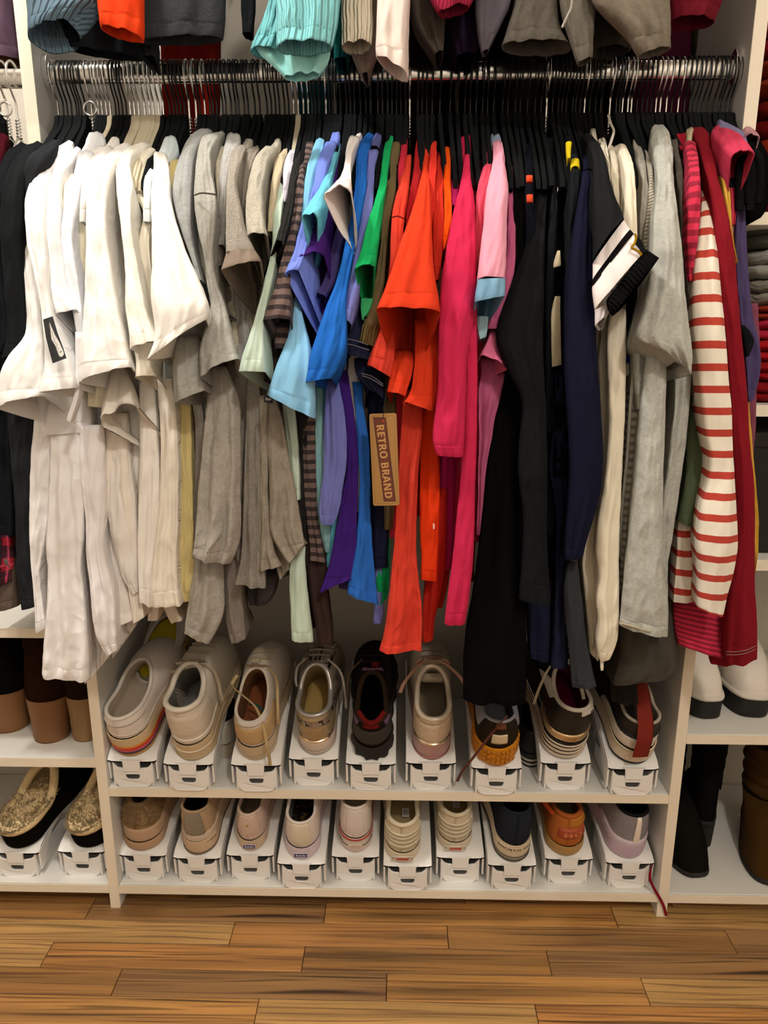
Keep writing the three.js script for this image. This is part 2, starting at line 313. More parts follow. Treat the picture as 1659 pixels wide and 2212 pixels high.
BO('a', [.055, .055], [[-100, 130, 3700], [-110, 150, 3850], [-120, 4180, 165, 4110]], { mat: fab('#5d5048') });

// ---- the white cluster
tee('white tee whose wide sleeve spreads over the black shirts at the far left', fab(WHITE));
SL('a', [.09, .15, .17, .19], [[250, 330, 480], [205, 270, 600], [185, 265, 800], [186, 285, 1000], [200, 320, 1250], [225, 365, 1550], [245, 380, 1780], [120, 400, 1920], [40, 405, 2050], [10, 400, 2230], [0, 2420, 395, 2310]], { lip: [.012, .022, -.02], nf: 4, D: .09 });
BO('a', [.11, .12], [[260, 700, 1750], [300, 760, 2200], [340, 790, 2450], [385, 2660, 800, 2620]]);
{
  tee('white tee with a black-and-white photo print on its sleeve', fab('#f3f2f0'));
  SL('a', [.03, .12, .165, .185, .20, .205], [[570, 640, 120], [430, 600, 230], [305, 480, 320], [280, 415, 430], [228, 400, 560], [218, 388, 720], [230, 390, 880], [240, 395, 1020], [285, 405, 1180], [330, 415, 1380], [365, 440, 1580], [378, 500, 1720], [395, 560, 1900], [400, 620, 2060], [345, 2270, 665, 2230]], { lip: [.01, .016, -.03], nf: 2.5, D: .07 });
  const pt = printTex(128, 256, (x, w, h) => { x.fillStyle = '#2b2c2e'; x.fillRect(0, 0, w, h); x.fillStyle = '#dcdad6'; x.beginPath(); x.moveTo(70, 20); x.lineTo(86, 60); x.lineTo(112, 140); x.lineTo(120, 215); x.quadraticCurveTo(96, 250, 72, 222); x.lineTo(66, 150); x.lineTo(48, 110); x.lineTo(58, 70); x.closePath(); x.fill(); x.fillStyle = '#3a3a3a'; x.fillRect(84, 196, 22, 6); for (let i = 0; i < 26; i++) { x.strokeStyle = i % 2 ? '#2b2c2e' : '#c9c7c3'; x.lineWidth = 1.5; x.beginPath(); x.moveTo(60 + (i * 7) % 34, 30 + i * 6); x.lineTo(54 + (i * 13) % 40, 52 + i * 6); x.stroke(); } });
  const A = [[372, 1640], [455, 1612], [500, 1760], [545, 1880], [575, 1975], [455, 2020], [425, 1910], [395, 1790]];
  const g = grid(6, 10, (i, j) => { const t = j / 9, k = i / 5, lx = [372, 395, 425, 455], ly = [1640, 1790, 1910, 2020], rx = [455, 500, 545, 575], ry = [1612, 1760, 1880, 1975]; const s = t * 3, q = Math.min(2, Math.floor(s)), f = s - q; const p = atZ((lerp(lerp(lx[q], lx[q + 1], f), lerp(rx[q], rx[q + 1], f), k)) / 4, 280 + lerp(lerp(ly[q], ly[q + 1], f), lerp(ry[q], ry[q + 1], f), k) / 4, .228 + .007 * Math.sin(k * 3.14) + t * .004); return [p.x, p.y, p.z, k, 1 - t]; });
  mesh('photo_print', g, new THREE.MeshStandardMaterial({ map: pt, roughness: .8, side: THREE.DoubleSide }), wear).userData.label = 'black-and-white photo print panel';
}
tee('white tee with short sleeve curled open beside the photo print', fab('#f0eeef'));
SL('a', [.03, .11, .15, .17, .18], [[640, 700, 175], [565, 690, 250], [485, 600, 320], [425, 520, 430], [402, 520, 600], [392, 525, 760], [395, 530, 950], [415, 555, 1200], [430, 590, 1380], [475, 640, 1510], [490, 1610, 672, 1560]], { lip: [.006, .05, -.02], nf: 2 });
BO('a', [.10, .11, .12], [[540, 700, 700], [540, 700, 1400], [560, 700, 1900], [480, 760, 2150], [400, 780, 2350], [395, 2640, 790, 2610]]);
piece('hem', 'a', [.19, .20], [[652, 720, 1750], [655, 715, 1950], [655, 690, 2150], [650, 686, 2290], [575, 2500, 612, 2530]], { D: .02, nf: 1, hem: 0, wr: .3 });
tee('white tee with bluish collar and long narrow sleeve fold', fab('#eef0f6'));
piece('collar', 'a', [.02, .05], [[770, 900, 60], [745, 935, 120], [735, 890, 190], [700, 830, 240]], { D: .05, hem: 0 });
SL('a', [.07, .13, .155, .17, .175], [[680, 820, 220], [655, 770, 350], [610, 705, 490], [565, 695, 620], [540, 650, 780], [533, 620, 950], [540, 645, 1080], [560, 665, 1220], [600, 695, 1420], [640, 715, 1600], [665, 725, 1800], [690, 732, 2100]], { nf: 2 });
tee('pale yellow-cream tee peeking between white shirt shoulders', fab('#f2ecd4'));
SL('a', [.06, .12, .13], [[590, 660, 330], [555, 640, 450], [545, 610, 600], [545, 600, 800]], { nf: 2 });
BO('a', [.125, .13, .135], [[690, 760, 640], [680, 760, 1000], [680, 765, 1300], [690, 775, 1600], [720, 800, 1900], [770, 960, 2150], [760, 2390, 900, 2400]]);
{
  garment('script_shirt', 'white shirt with black brush script printed down its shoulder', 'shirt', null);
  wearMat = new THREE.MeshStandardMaterial({ roughness: .95, side: THREE.DoubleSide, bumpMap: crumple, bumpScale: .003, map: printTex(64, 256, (x, w, h) => { x.fillStyle = '#f1eeea'; x.fillRect(0, 0, w, h); x.strokeStyle = '#2a2a2a'; x.lineWidth = 5; x.lineCap = 'round'; for (let y = 14; y < h; y += 64) { x.beginPath(); x.moveTo(40, y); x.lineTo(30, y + 14); x.lineTo(44, y + 12); x.stroke(); x.beginPath(); x.moveTo(34, y + 22); x.lineTo(34, y + 40); x.stroke(); x.beginPath(); x.arc(30, y + 50, 8, -1.2, 2.4); x.stroke(); } }) });
  wearMat.map.wrapS = wearMat.map.wrapT = THREE.RepeatWrapping; wearMat.map.repeat.set(28, 16);
  SL('a', [.05, .11, .14, .145], [[800, 880, 180], [760, 850, 280], [720, 800, 400], [705, 780, 520], [690, 750, 650], [690, 740, 800]], { nf: 2 });
}
tee('white tee with ribbed neck behind the script-print shirt', fab('#f3f1ec'));
piece('collar', 'a', [.02, .05], [[960, 1030, 85], [945, 1045, 140], [880, 1000, 190]], { D: .04, hem: 0 });
SL('a', [.05, .12, .15], [[850, 1000, 190], [800, 900, 250], [770, 870, 380], [755, 850, 520], [750, 830, 700]], { nf: 2 });
tee('broad white tee with the widest short sleeve of the white cluster', fab('#f5f2ee', 'crisp'));
SL('a', [.04, .12, .16, .185, .20], [[1060, 1130, 135], [940, 1060, 220], [870, 1000, 300], [800, 950, 430], [755, 930, 560], [748, 915, 720], [752, 930, 950], [748, 965, 1200], [740, 1020, 1500], [722, 1075, 1750], [695, 1125, 1960], [704, 2195, 1142, 2055]], { lip: [-.004, .01, -.03], nf: 3.5, D: .09 });
tee('white tee with folded collar next to the broad-sleeved one', fab('#f6f1e6', 'crisp'));
SL('a', [.03, .11, .16, .185, .195], [[1190, 1310, 150], [1070, 1200, 200], [1015, 1120, 280], [1000, 1140, 400], [1008, 1165, 490], [1020, 1130, 620], [1040, 1130, 800], [1065, 1150, 1000], [1085, 1200, 1200], [1090, 1225, 1380], [1085, 1255, 1520], [1110, 1300, 1680], [1128, 1370, 1790], [1135, 1905, 1372, 1830]], { nf: 3, lip: [0, .012, -.02] });
tee('ivory tee with a pinched-out cuff under the white sleeves', fab('#f0e9d8'));
SL('a', [.04, .11, .14], [[1250, 1345, 180], [1160, 1240, 320], [1145, 1230, 450], [1180, 1240, 600], [1235, 1305, 680], [1250, 1312, 760], [1200, 1285, 920], [1200, 1300, 1080], [1220, 1310, 1220], [1240, 1340, 1420], [1280, 1390, 1650]], { nf: 2 });
CU('a', [.165, .18], [[1140, 1370, 1860], [1178, 1292, 1960], [1182, 1300, 2060], [1176, 2145, 1356, 2135]], { lip: [0, .008, -.02] });
tee('pale ice-blue tee mostly hidden behind the brightest white sleeve', fab('#e6edf0'));
SL('a', [.05, .11, .12], [[1290, 1350, 330], [1245, 1320, 430], [1238, 1310, 560], [1240, 1310, 800]], { nf: 2 });
tee('bright white tee with a big flared sleeve beside the grey sweatshirts', fab('#fbf8f2', 'smooth'));
piece('collar', 'a', [.02, .06], [[1425, 1525, 85], [1400, 1545, 150], [1370, 1555, 240], [1340, 1470, 300]], { D: .05, hem: 0, mat: fab('#dbe8ee') });
SL('a', [.07, .14, .17, .20, .215, .215], [[1335, 1450, 230], [1322, 1468, 400], [1306, 1475, 560], [1310, 1492, 690], [1318, 1540, 860], [1322, 1605, 1040], [1320, 1700, 1250], [1312, 1785, 1440], [1335, 1640, 1804, 1520], [1372, 1800, 1806, 1560], [1275, 1995, 1792, 1640]], { nf: 2.5, lip: [0, .012, -.03], D: .09, wr: 1.4 });
tee('pale lemon-yellow tee between the white and grey shirts', fab('#d9c88c'));
SL('a', [.05, .1], [[1490, 1550, 270], [1455, 1530, 330], [1450, 1500, 420], [1460, 1490, 500]], { nf: 1 });
BO('a', [.085, .10, .10], [[1480, 1640, 1900], [1520, 1650, 2400], [1535, 1660, 2900], [1540, 1670, 3300], [1530, 1680, 3700], [1530, 4080, 1690, 4070]]);
// white bodies hanging below the sleeves
garment('tunic', 'longest white tunic with a scalloped side slit, hanging before the panel', 'tunic', fab('#f6f3f2', 'crisp'));
BO('a', [.10, .105, .11], [[300, 470, 2500], [272, 460, 2750], [262, 445, 3000], [257, 430, 3300], [256, 400, 3550], [268, 345, 3760], [288, 350, 3950], [300, 380, 4150], [312, 4350, 400, 4300]], { D: .16 });
BO('a', [.12, .13, .135, .14], [[440, 700, 2500], [440, 715, 2800], [430, 725, 3100], [415, 730, 3400], [400, 720, 3580], [418, 700, 3780], [418, 730, 4000], [402, 750, 4220], [380, 770, 4500], [368, 4680, 775, 4740]], { D: .08, sag: .006, nf: 5, a: 1.3, hem: .02 });
piece('rear_hem', 'a', [.06, .05], [[700, 800, 3700], [720, 860, 4100], [740, 930, 4400], [742, 4770, 965, 4520]], { D: .1, nf: 9, a: 1.2 });
garment('blouse', 'white long-sleeved blouse with a bent sleeve hanging before the closet panel', 'blouse', fab('#f2eeee', 'crisp'));
SL('a', [.12, .13, .14, .14], [[695, 900, 2550], [695, 910, 2800], [715, 912, 3100], [750, 905, 3350], [748, 892, 3620], [765, 930, 3800], [788, 985, 3950], [795, 1005, 4120], [825, 1010, 4320], [870, 1015, 4450], [930, 4540, 1018, 4490]], { D: .07, nf: 2.5, a: 1.5 });
garment('blouse', 'off-white blouse with narrow sleeve and gathered side fold', 'blouse', fab('#eee8e2', 'crisp'));
BO('a', [.10, .11, .115], [[915, 1110, 2500], [915, 1130, 2900], [918, 1180, 3250], [960, 1195, 3500], [1015, 1195, 3700], [1060, 1195, 3900], [1150, 4020, 1197, 3990]]);
SL('a', [.09, .10, .105], [[915, 1000, 3400], [945, 1050, 3700], [995, 1100, 3950], [1030, 1150, 4150], [1050, 4275, 1172, 4225]], { D: .05, nf: 2 });
piece('rear_hem', 'a', [.05, .045], [[950, 1200, 3900], [960, 1195, 4150], [980, 4560, 1185, 4270]], { nf: 8, D: .1, a: 1.2 });
tee('ivory shirt with a turned-back elbow sleeve under the broad white tee', fab('#f0e8dc', 'crisp'));
SL('a', [.11, .14, .16], [[960, 1090, 2050], [930, 1160, 2200], [890, 1185, 2360], [880, 1195, 2450], [905, 2580, 1200, 2400]], { lip: [.01, .014, -.02], nf: 3 });
BO('a', [.105, .11], [[900, 1100, 2450], [910, 1110, 2900], [920, 1180, 3300], [1100, 1210, 3900], [1150, 4265, 1245, 4215]]);
tee('cream undershirt with a straight narrow hem and white lower edge', fab('#f4efe8'));
BO('a', [.11, .12, .125], [[1200, 1340, 2150], [1212, 1350, 2500], [1210, 1380, 2900], [1195, 1380, 3300], [1190, 1370, 3700], [1198, 1330, 3950], [1205, 4080, 1310, 4130]], { hem: .028 });
tee('cream-white shirt hanging second from the pale yellow one', fab('#f3ebdd', 'crisp'));
BO('a', [.115, .125, .13], [[1350, 1480, 2150], [1388, 1530, 2500], [1388, 1545, 2900], [1372, 1540, 3300], [1335, 1530, 3600], [1310, 1530, 3800], [1296, 1540, 4000], [1300, 4115, 1562, 4115]], { nf: 5, a: 1.3, hem: .026 });
tee('white camisole with two ribbed hem ends showing below the cream shirts', fab('#efe4d6'));
BO('a', [.07, .07], [[1270, 1380, 3950], [1275, 1372, 4100], [1278, 4240, 1368, 4238]], { D: .08 });
BO('a', [.065, .065], [[1380, 1600, 3950], [1385, 1500, 4080], [1480, 4265, 1575, 4240]], { D: .08 });

// ---- greys
sweat('smooth mid-grey sweatshirt, first of the greys, with rounded shoulder', fab('#a3a29c', 'heather'));
SL('b', [.03, .11, .15, .16], [[270, 400, 35], [195, 320, 75], [125, 240, 210], [65, 222, 400], [48, 215, 560], [90, 206, 760], [150, 215, 950], [220, 260, 1130], [265, 300, 1300]], { nf: 2, wr: .6 });
sweat('heather grey sweatshirt with a shoulder seam and wide dropped cuff', fab('#a9a498', 'heather'));
SL('b', [.02, .12, .16, .17, .165, .17, .18], [[420, 505, 45], [300, 450, 100], [265, 380, 210], [247, 395, 390], [240, 430, 560], [246, 442, 700], [265, 418, 860], [310, 395, 1020], [335, 405, 1180], [375, 450, 1380], [395, 520, 1550], [340, 560, 1700], [292, 590, 1850], [286, 615, 1960], [308, 2160, 640, 1985]], { nf: 3, lip: [-.02, .02, -.03], D: .1 });
SL('b', [.15, .16, .165], [[90, 300, 1800], [62, 310, 1950], [58, 320, 2100], [75, 2370, 335, 2255]], { nf: 2, D: .08, lip: [.01, .01, -.02] });
{ const seam = tube([[242, 566], [300, 548], [360, 552], [428, 562]].map(([x, y], i) => atZ(360 + x / 4, 280 + y / 4, .165 + .016 * Math.sin((i + .4) / 3.8 * 3.14))), .0011, 16, 6); mesh('shoulder_seam', seam, fab('#77736a'), wear); }
tee('oatmeal tee squeezed between the grey sweatshirts', fab('#c9c2b0', 'heather'));
SL('b', [.05, .12, .15], [[205, 250, 640], [212, 270, 850], [262, 315, 1020], [308, 345, 1180], [345, 400, 1320], [392, 1545, 430, 1510]], { nf: 1 });
tee('taupe-brown tee behind the heather grey sleeve', fab('#8d8274', 'heather'));
SL('b', [.03, .10, .13], [[400, 470, 165], [375, 450, 260], [380, 450, 400], [410, 480, 560], [430, 500, 800], [400, 490, 980], [390, 490, 1080], [410, 1205, 480, 1180]], { nf: 2 });
tee('cream tee between the taupe and grey shirts', fab('#d8cbb0', 'heather'));
SL('b', [.03, .11, .12], [[445, 505, 160], [422, 490, 280], [420, 500, 430], [440, 515, 600], [470, 520, 800], [490, 525, 950]], { nf: 1 });
tee('light grey tee with draped shoulder left of the tweedy one', fab('#b6b1a9', 'heather'));
SL('b', [.02, .10, .13], [[520, 640, 70], [510, 650, 120], [490, 600, 190], [465, 545, 320], [442, 530, 460], [455, 520, 650], [440, 515, 800], [430, 500, 1000]], { nf: 2 });
knit('tweedy grey-beige short-sleeved sweater with a turned-up brown cuff', fab('#b3a897', 'tweed'));
piece('collar', 'b', [.02, .05], [[680, 745, 100], [655, 752, 150], [610, 700, 190]], { D: .04, hem: 0, mat: fab('#b9b09f', 'tweed') });
SL('b', [.06, .13, .165, .18, .185], [[590, 690, 170], [548, 660, 230], [532, 630, 340], [520, 600, 460], [515, 635, 620], [515, 665, 790], [515, 700, 940], [518, 1075, 770, 1050]], { nf: 2, hem: 0 });
CU('b', [.186, .188], [[518, 1062, 765, 1042], [500, 1130, 795, 1085], [478, 1225, 825, 1145]], { mat: fab('#85776a'), label: 'turned-up brown cuff', lip: [.002, .055, -.02], D: .085 });
tee('brown-grey tee with crumpled collar behind the tweedy sweater', fab('#8f8475', 'heather'));
SL('b', [.02, .09, .12], [[740, 805, 160], [680, 800, 200], [672, 740, 270], [655, 720, 400], [640, 700, 560], [640, 680, 750]], { nf: 2 });
knit('oatmeal marled sweater with a round open sleeve end', fab('#cfc5ae', 'tweed'));
piece('collar', 'b', [.02, .05], [[935, 985, 95], [925, 1000, 140], [850, 960, 190]], { D: .04, hem: 0 });
SL('b', [.06, .13, .165, .18], [[830, 960, 190], [755, 890, 260], [728, 865, 370], [705, 835, 480], [688, 832, 600], [682, 842, 740], [688, 860, 850], [694, 940, 880, 930]], { nf: 2, lip: [-.006, .03, -.015], hem: .012 });
tee('dark grey marled tee wedged behind the oatmeal sweater', fab('#5c564d', 'tweed'));
SL('b', [.03, .10, .12], [[890, 970, 230], [860, 930, 380], [845, 905, 560], [840, 895, 700], [845, 890, 880]], { nf: 1 });
tee('beige tee just left of the mint green one', fab('#c6b99c'));
SL('b', [.03, .11, .13], [[1005, 1060, 180], [935, 1015, 260], [912, 985, 400], [892, 955, 560], [880, 935, 720], [872, 915, 880]], { nf: 1 });
tee('mint green long tee with a flared sleeve', fab('#c3d6c6', 'smooth'));
SL('b', [.03, .11, .15, .175, .185], [[1020, 1070, 240], [982, 1045, 330], [958, 1035, 440], [945, 1012, 560], [922, 1006, 690], [916, 985, 850], [920, 970, 980], [895, 945, 1110], [850, 925, 1290], [812, 885, 1450], [770, 840, 1620], [722, 835, 1760], [655, 855, 1950], [625, 2092, 862, 2098]], { nf: 2, lip: [.018, .035, -.03] });
{ const q = atZ(580, 862, .176), b = mesh('label', box(.013, .011, .0008, 0, 0, 0, .0003), std('#16171a', .8), wear); b.position.copy(q); b.rotation.z = -.12; mesh('print', new THREE.PlaneGeometry(.011, .008).translate(0, 0, .0006), label0('GAP', '#c9ccd0', '#16171a'), b); }
BO('b', [.09, .10, .11], [[990, 1090, 2300], [1030, 1130, 2600], [1060, 1140, 2900], [1090, 1150, 3200]], { D: .1 });
piece('tail', 'b', [.10, .11, .115], [[1090, 1200, 3600], [1070, 1190, 3700], [1062, 1205, 3850], [1065, 1220, 4000], [1072, 1240, 4200], [1082, 4400, 1270, 4415]], { D: .07, nf: 2 });
tee('lavender-white tee behind the mint one', fab('#dcd8e6'));
SL('b', [.03, .10, .11], [[1055, 1120, 195], [1005, 1095, 330], [1005, 1055, 470], [1010, 1035, 620]], { nf: 1 });
BO('b', [.095, .10], [[850, 930, 1750], [860, 930, 1950], [870, 920, 2050]], { D: .1 });
tee('charcoal thermal tee with a gathered cuff over the mint sleeve', fab('#34322f', 'tweed'));
SL('b', [.03, .12, .16, .18], [[1115, 1172, 190], [1092, 1160, 300], [1062, 1130, 430], [1042, 1102, 560], [1020, 1090, 690], [985, 1062, 840], [950, 1025, 920], [945, 955, 1010, 1010]], { nf: 3 });
{
  garment('striped_tee', 'brown and charcoal striped tee with a wide hanging sleeve', 'shirt', striped([['#34292a', 46], ['#6e5a54', 54]], .0152));
  SL('b', [.02, .11, .15, .17, .18], [[1205, 1275, 120], [1172, 1235, 260], [1132, 1192, 370], [1116, 1190, 470], [1100, 1180, 630], [1085, 1162, 780], [1052, 1125, 920], [1010, 1102, 1060], [970, 1085, 1210], [932, 1068, 1400], [872, 1072, 1520], [832, 1655, 1072, 1645]], { nf: 2, lip: [.01, .055, -.01], D: .09 });
  SL('b', [.14, .15], [[940, 1060, 1680], [930, 1060, 1780], [935, 1050, 1900]], { nf: 2 });
  BO('b', [.08, .09, .10], [[1180, 1290, 2350], [1175, 1290, 2700], [1185, 1290, 3000], [1200, 1300, 3300], [1240, 1345, 3600], [1240, 3720, 1370, 3740]], { D: .12 });
  piece('tail', 'b', [.08, .085], [[1200, 1380, 3500], [1210, 1385, 3800], [1250, 1400, 4100], [1290, 1430, 4300], [1310, 4440, 1440, 4440]], { D: .1, nf: 2, mat: fab('#3b2c2a') });
}
tee('black-brown tee hanging under the mint and sky-blue sleeves', fab('#2a2422'));
SL('b', [.13, .14], [[880, 1000, 1800], [900, 985, 1950], [870, 960, 2060], [838, 2170, 905, 2200]], { nf: 1 });
BO('b', [.06, .07], [[1130, 1200, 2400], [1140, 1200, 2900], [1180, 1230, 3300], [1200, 1260, 3800], [1230, 1300, 4300]], { D: .15 });
// grey bodies
tee('wrinkled grey long tee with a narrow hem band at knee height', fab('#aaa193', 'heather', { bumpScale: .007 }));
BO('b', [.12, .135, .14], [[380, 520, 2050], [350, 640, 2350], [320, 640, 2600], [300, 640, 2900], [270, 640, 3150], [262, 645, 3350], [245, 640, 3560], [222, 3690, 560, 3740]], { D: .09, a: 1.7, hem: .018, nf: 5 });
BO('b', [.10, .11, .115], [[230, 480, 3550], [240, 490, 3750], [205, 500, 4000], [170, 500, 4200], [155, 4350, 370, 4440]], { D: .1, a: 1.4 });
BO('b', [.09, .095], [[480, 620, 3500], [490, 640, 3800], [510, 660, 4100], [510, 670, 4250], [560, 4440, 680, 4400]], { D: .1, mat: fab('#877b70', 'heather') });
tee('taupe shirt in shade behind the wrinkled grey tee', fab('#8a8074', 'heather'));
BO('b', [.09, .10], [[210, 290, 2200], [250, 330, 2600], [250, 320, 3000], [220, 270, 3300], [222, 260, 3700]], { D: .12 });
BO('b', [.10, .105], [[520, 700, 2000], [560, 700, 2600], [590, 690, 3100], [600, 680, 3500], [580, 3660, 650, 3760]], { D: .12 });
knit('bouclé grey knit with a rippled hem in the middle of the grey clothes', fab('#9c9283', 'tweed'));
BO('b', [.11, .125, .13], [[700, 800, 2150], [690, 815, 2400], [675, 815, 2800], [665, 810, 3200], [655, 800, 3500], [640, 840, 3750], [585, 3910, 860, 3960]], { D: .1, a: 1.4 });
tee('greige linen tee whose sleeve folds into a triangular corner', fab('#988c7b', 'heather', { bumpScale: .006 }));
BO('b', [.11, .125, .135], [[810, 940, 2300], [850, 1000, 2500], [870, 1050, 2800], [890, 1110, 3100], [890, 1150, 3300], [885, 1170, 3450], [920, 1195, 3560], [1060, 3750, 1190, 3590]], { D: .08, nf: 4, a: 1.3 });
BO('b', [.12, .13], [[800, 870, 2300], [815, 870, 2800], [810, 880, 3250], [800, 920, 3500], [785, 930, 3680], [780, 3820, 1000, 3760]], { D: .08, a: 1.5 });
BO('b', [.10, .11], [[900, 1060, 3450], [920, 1070, 3650], [940, 1060, 3780], [980, 3890, 1060, 3800]], { D: .1, a: 1.5 });
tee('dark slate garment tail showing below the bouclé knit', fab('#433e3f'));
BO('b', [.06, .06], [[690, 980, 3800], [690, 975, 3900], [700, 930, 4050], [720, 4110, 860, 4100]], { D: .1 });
// ---- blues
tee('sky-blue long-bodied tee with a wide lower sleeve edge', fab('#7fbfe0', 'smooth'));
SL('b', [.02, .11, .13, .14], [[1290, 1362, 100], [1245, 1345, 230], [1212, 1325, 320], [1190, 1290, 480], [1180, 1262, 610], [1162, 1232, 740], [1140, 1215, 860], [1130, 1200, 950]], { nf: 2 });
SL('b', [.12, .15, .17, .175], [[1072, 1135, 1350], [1070, 1150, 1480], [1070, 1180, 1620], [1057, 1228, 1800], [1000, 1258, 1920], [935, 1285, 2080], [872, 2288, 1290, 2495]], { nf: 2.5, lip: [.006, .008, -.02], D: .09, mat: fab('#86bde0', 'smooth') });
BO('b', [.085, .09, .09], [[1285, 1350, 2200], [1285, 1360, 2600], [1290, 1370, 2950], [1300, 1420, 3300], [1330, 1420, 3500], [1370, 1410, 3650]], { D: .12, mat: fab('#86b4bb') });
tee('periwinkle tee with deep blue inside showing at its long open sleeve', fab('#7387dc'));
piece('collar', 'b', [.0, .03], [[1432, 1495, 38], [1420, 1505, 80], [1400, 1480, 130]], { D: .04, hem: 0 });
SL('b', [.03, .11, .14, .16, .17, .18], [[1372, 1470, 130], [1312, 1430, 250], [1292, 1390, 350], [1270, 1350, 480], [1232, 1312, 610], [1200, 1282, 730], [1140, 1235, 870], [1120, 1222, 1000], [1090, 1200, 1090], [1055, 1165, 1160], [1020, 1262, 1150, 1222]], { nf: 2, lip: [.035, .082, -.01], D: .06, depthRow: .9 });
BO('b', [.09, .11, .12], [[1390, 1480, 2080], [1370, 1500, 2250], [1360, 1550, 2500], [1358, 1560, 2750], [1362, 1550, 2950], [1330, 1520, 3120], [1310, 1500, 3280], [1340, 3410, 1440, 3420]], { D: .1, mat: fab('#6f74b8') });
tee('aqua tee with a short round sleeve opening bright blue inside', fab('#6cc0d6'));
piece('collar', 'b', [.0, .03], [[1465, 1515, 140], [1450, 1510, 190], [1430, 1490, 240]], { D: .04, hem: 0 });
SL('b', [.05, .12, .165, .19], [[1425, 1490, 220], [1392, 1440, 340], [1352, 1430, 450], [1300, 1405, 550], [1240, 1372, 650], [1190, 1350, 720], [1165, 762, 1312, 785]], { nf: 2, lip: [.004, .022, -.015], D: .05, bulge: .45 });
tee('dark purple tee with draped open sleeve in the middle of the blues', fab('#3c1a66'));
SL('b', [.04, .11, .15, .165], [[1455, 1530, 255], [1440, 1510, 400], [1400, 1470, 560], [1350, 1460, 680], [1290, 1412, 790], [1215, 1392, 950], [1160, 1382, 1060], [1128, 1140, 1372, 1105]], { nf: 2, lip: [.03, .08, -.01], D: .06, depthRow: .9 });
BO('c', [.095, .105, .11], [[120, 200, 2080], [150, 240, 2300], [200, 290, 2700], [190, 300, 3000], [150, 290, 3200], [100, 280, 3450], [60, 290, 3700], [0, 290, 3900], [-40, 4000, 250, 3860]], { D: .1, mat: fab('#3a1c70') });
tee('royal-blue sliver of a tee behind the white cap sleeve', fab('#3d68c8'));
SL('c', [.03, .09, .10], [[140, 200, 260], [130, 180, 380], [110, 160, 520], [80, 150, 700], [80, 150, 800]], { nf: 1 });
tee('white tee with a cap sleeve standing out among the blues', fab('#efe9e6', 'smooth'));
piece('collar', 'c', [.0, .03], [[280, 330, 48], [268, 338, 90], [230, 300, 130]], { D: .04, hem: 0 });
SL('c', [.04, .13, .19, .205], [[210, 310, 90], [186, 250, 180], [180, 230, 300], [150, 232, 410], [90, 240, 490], [30, 242, 550], [0, 606, 242, 562]], { nf: 2, lip: [.012, .026, -.02], D: .05 });
tee('slate-purple tee hanging behind the white cap sleeve', fab('#3f3768'));
SL('c', [.08, .13, .155], [[225, 280, 450], [180, 245, 620], [125, 205, 800], [82, 172, 950], [42, 132, 1150], [2, 102, 1320], [-65, 1412, 22, 1455]], { nf: 1.5, lip: [.0, .01, -.01] });
tee('bright cobalt blue tee with the longest blue sleeve', fab('#2166c0'));
SL('c', [.0, .10, .14, .165, .18, .19], [[355, 430, 60], [292, 400, 150], [276, 372, 260], [276, 370, 400], [268, 362, 520], [248, 340, 650], [222, 312, 800], [182, 272, 1000], [142, 232, 1180], [95, 205, 1350], [30, 190, 1500], [-30, 195, 1680], [-85, 198, 1830], [-120, 185, 1950], [-158, 2185, 70, 2150]], { nf: 2.5, a: 1.3, lip: [.01, .012, -.02] });
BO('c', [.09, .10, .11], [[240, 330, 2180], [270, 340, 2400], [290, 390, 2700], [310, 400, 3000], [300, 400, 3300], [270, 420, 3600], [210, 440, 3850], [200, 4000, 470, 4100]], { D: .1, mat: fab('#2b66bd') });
tee('pale periwinkle tee with a narrow sleeve right of the cobalt one', fab('#7278bd'));
piece('collar', 'c', [.0, .03], [[435, 495, 55], [400, 495, 110], [380, 480, 170]], { D: .04, hem: 0 });
SL('c', [.05, .12, .15, .17], [[376, 470, 200], [372, 440, 320], [362, 432, 480], [332, 422, 650], [312, 402, 800], [282, 372, 1000], [242, 342, 1200], [212, 312, 1350], [188, 292, 1500], [160, 1632, 242, 1692]], { nf: 1.5, lip: [.004, .008, -.01] });
piece('tail', 'c', [.07, .08], [[380, 440, 2400], [390, 440, 3000], [400, 450, 3300], [430, 500, 3700], [440, 500, 4000], [430, 520, 4150], [428, 4260, 510, 4260]], { D: .1 });
tee('navy tee squeezed between the periwinkle and green tees', fab('#1e2038'));
SL('c', [.02, .08, .10], [[440, 520, 150], [430, 520, 300], [420, 500, 500], [380, 470, 800], [320, 420, 1200], [260, 380, 1600]], { nf: 1 });
tee('kelly green tee with a turned sleeve end', fab('#16a35c'));
SL('c', [.0, .10, .15, .18], [[540, 602, 72], [520, 582, 150], [502, 572, 250], [490, 546, 380], [482, 542, 470], [445, 522, 600], [395, 502, 750], [352, 482, 900], [322, 462, 1050], [264, 1218, 442, 1190]], { nf: 2, lip: [-.002, .038, -.01], D: .06 });
CU('c', [.145, .15], [[318, 428, 1465], [315, 405, 1560], [332, 1645, 370, 1600]], { D: .03, mat: fab('#3aa86a') });
BO('c', [.07, .08], [[480, 590, 2300], [490, 580, 2500], [470, 590, 3000], [450, 570, 3300], [440, 570, 3700], [450, 560, 3950], [470, 4120, 540, 4050]], { D: .1 });
garment('polo_shirt', 'olive-brown shirt with a ribbed cuff right of the green tee', 'shirt', fab('#6b5c3e'));
SL('c', [.02, .11, .13, .14], [[580, 662, 132], [562, 650, 240], [542, 630, 380], [520, 622, 520], [508, 600, 650], [500, 562, 800], [490, 550, 1000], [442, 522, 1300], [392, 502, 1500], [345, 482, 1660], [330, 1715, 472, 1735]], { nf: 1.5 });
CU('c', [.145, .147], [[328, 474, 1690], [318, 465, 1740], [294, 1828, 442, 1880]], { mat: fab('#70603c', 'rib') });
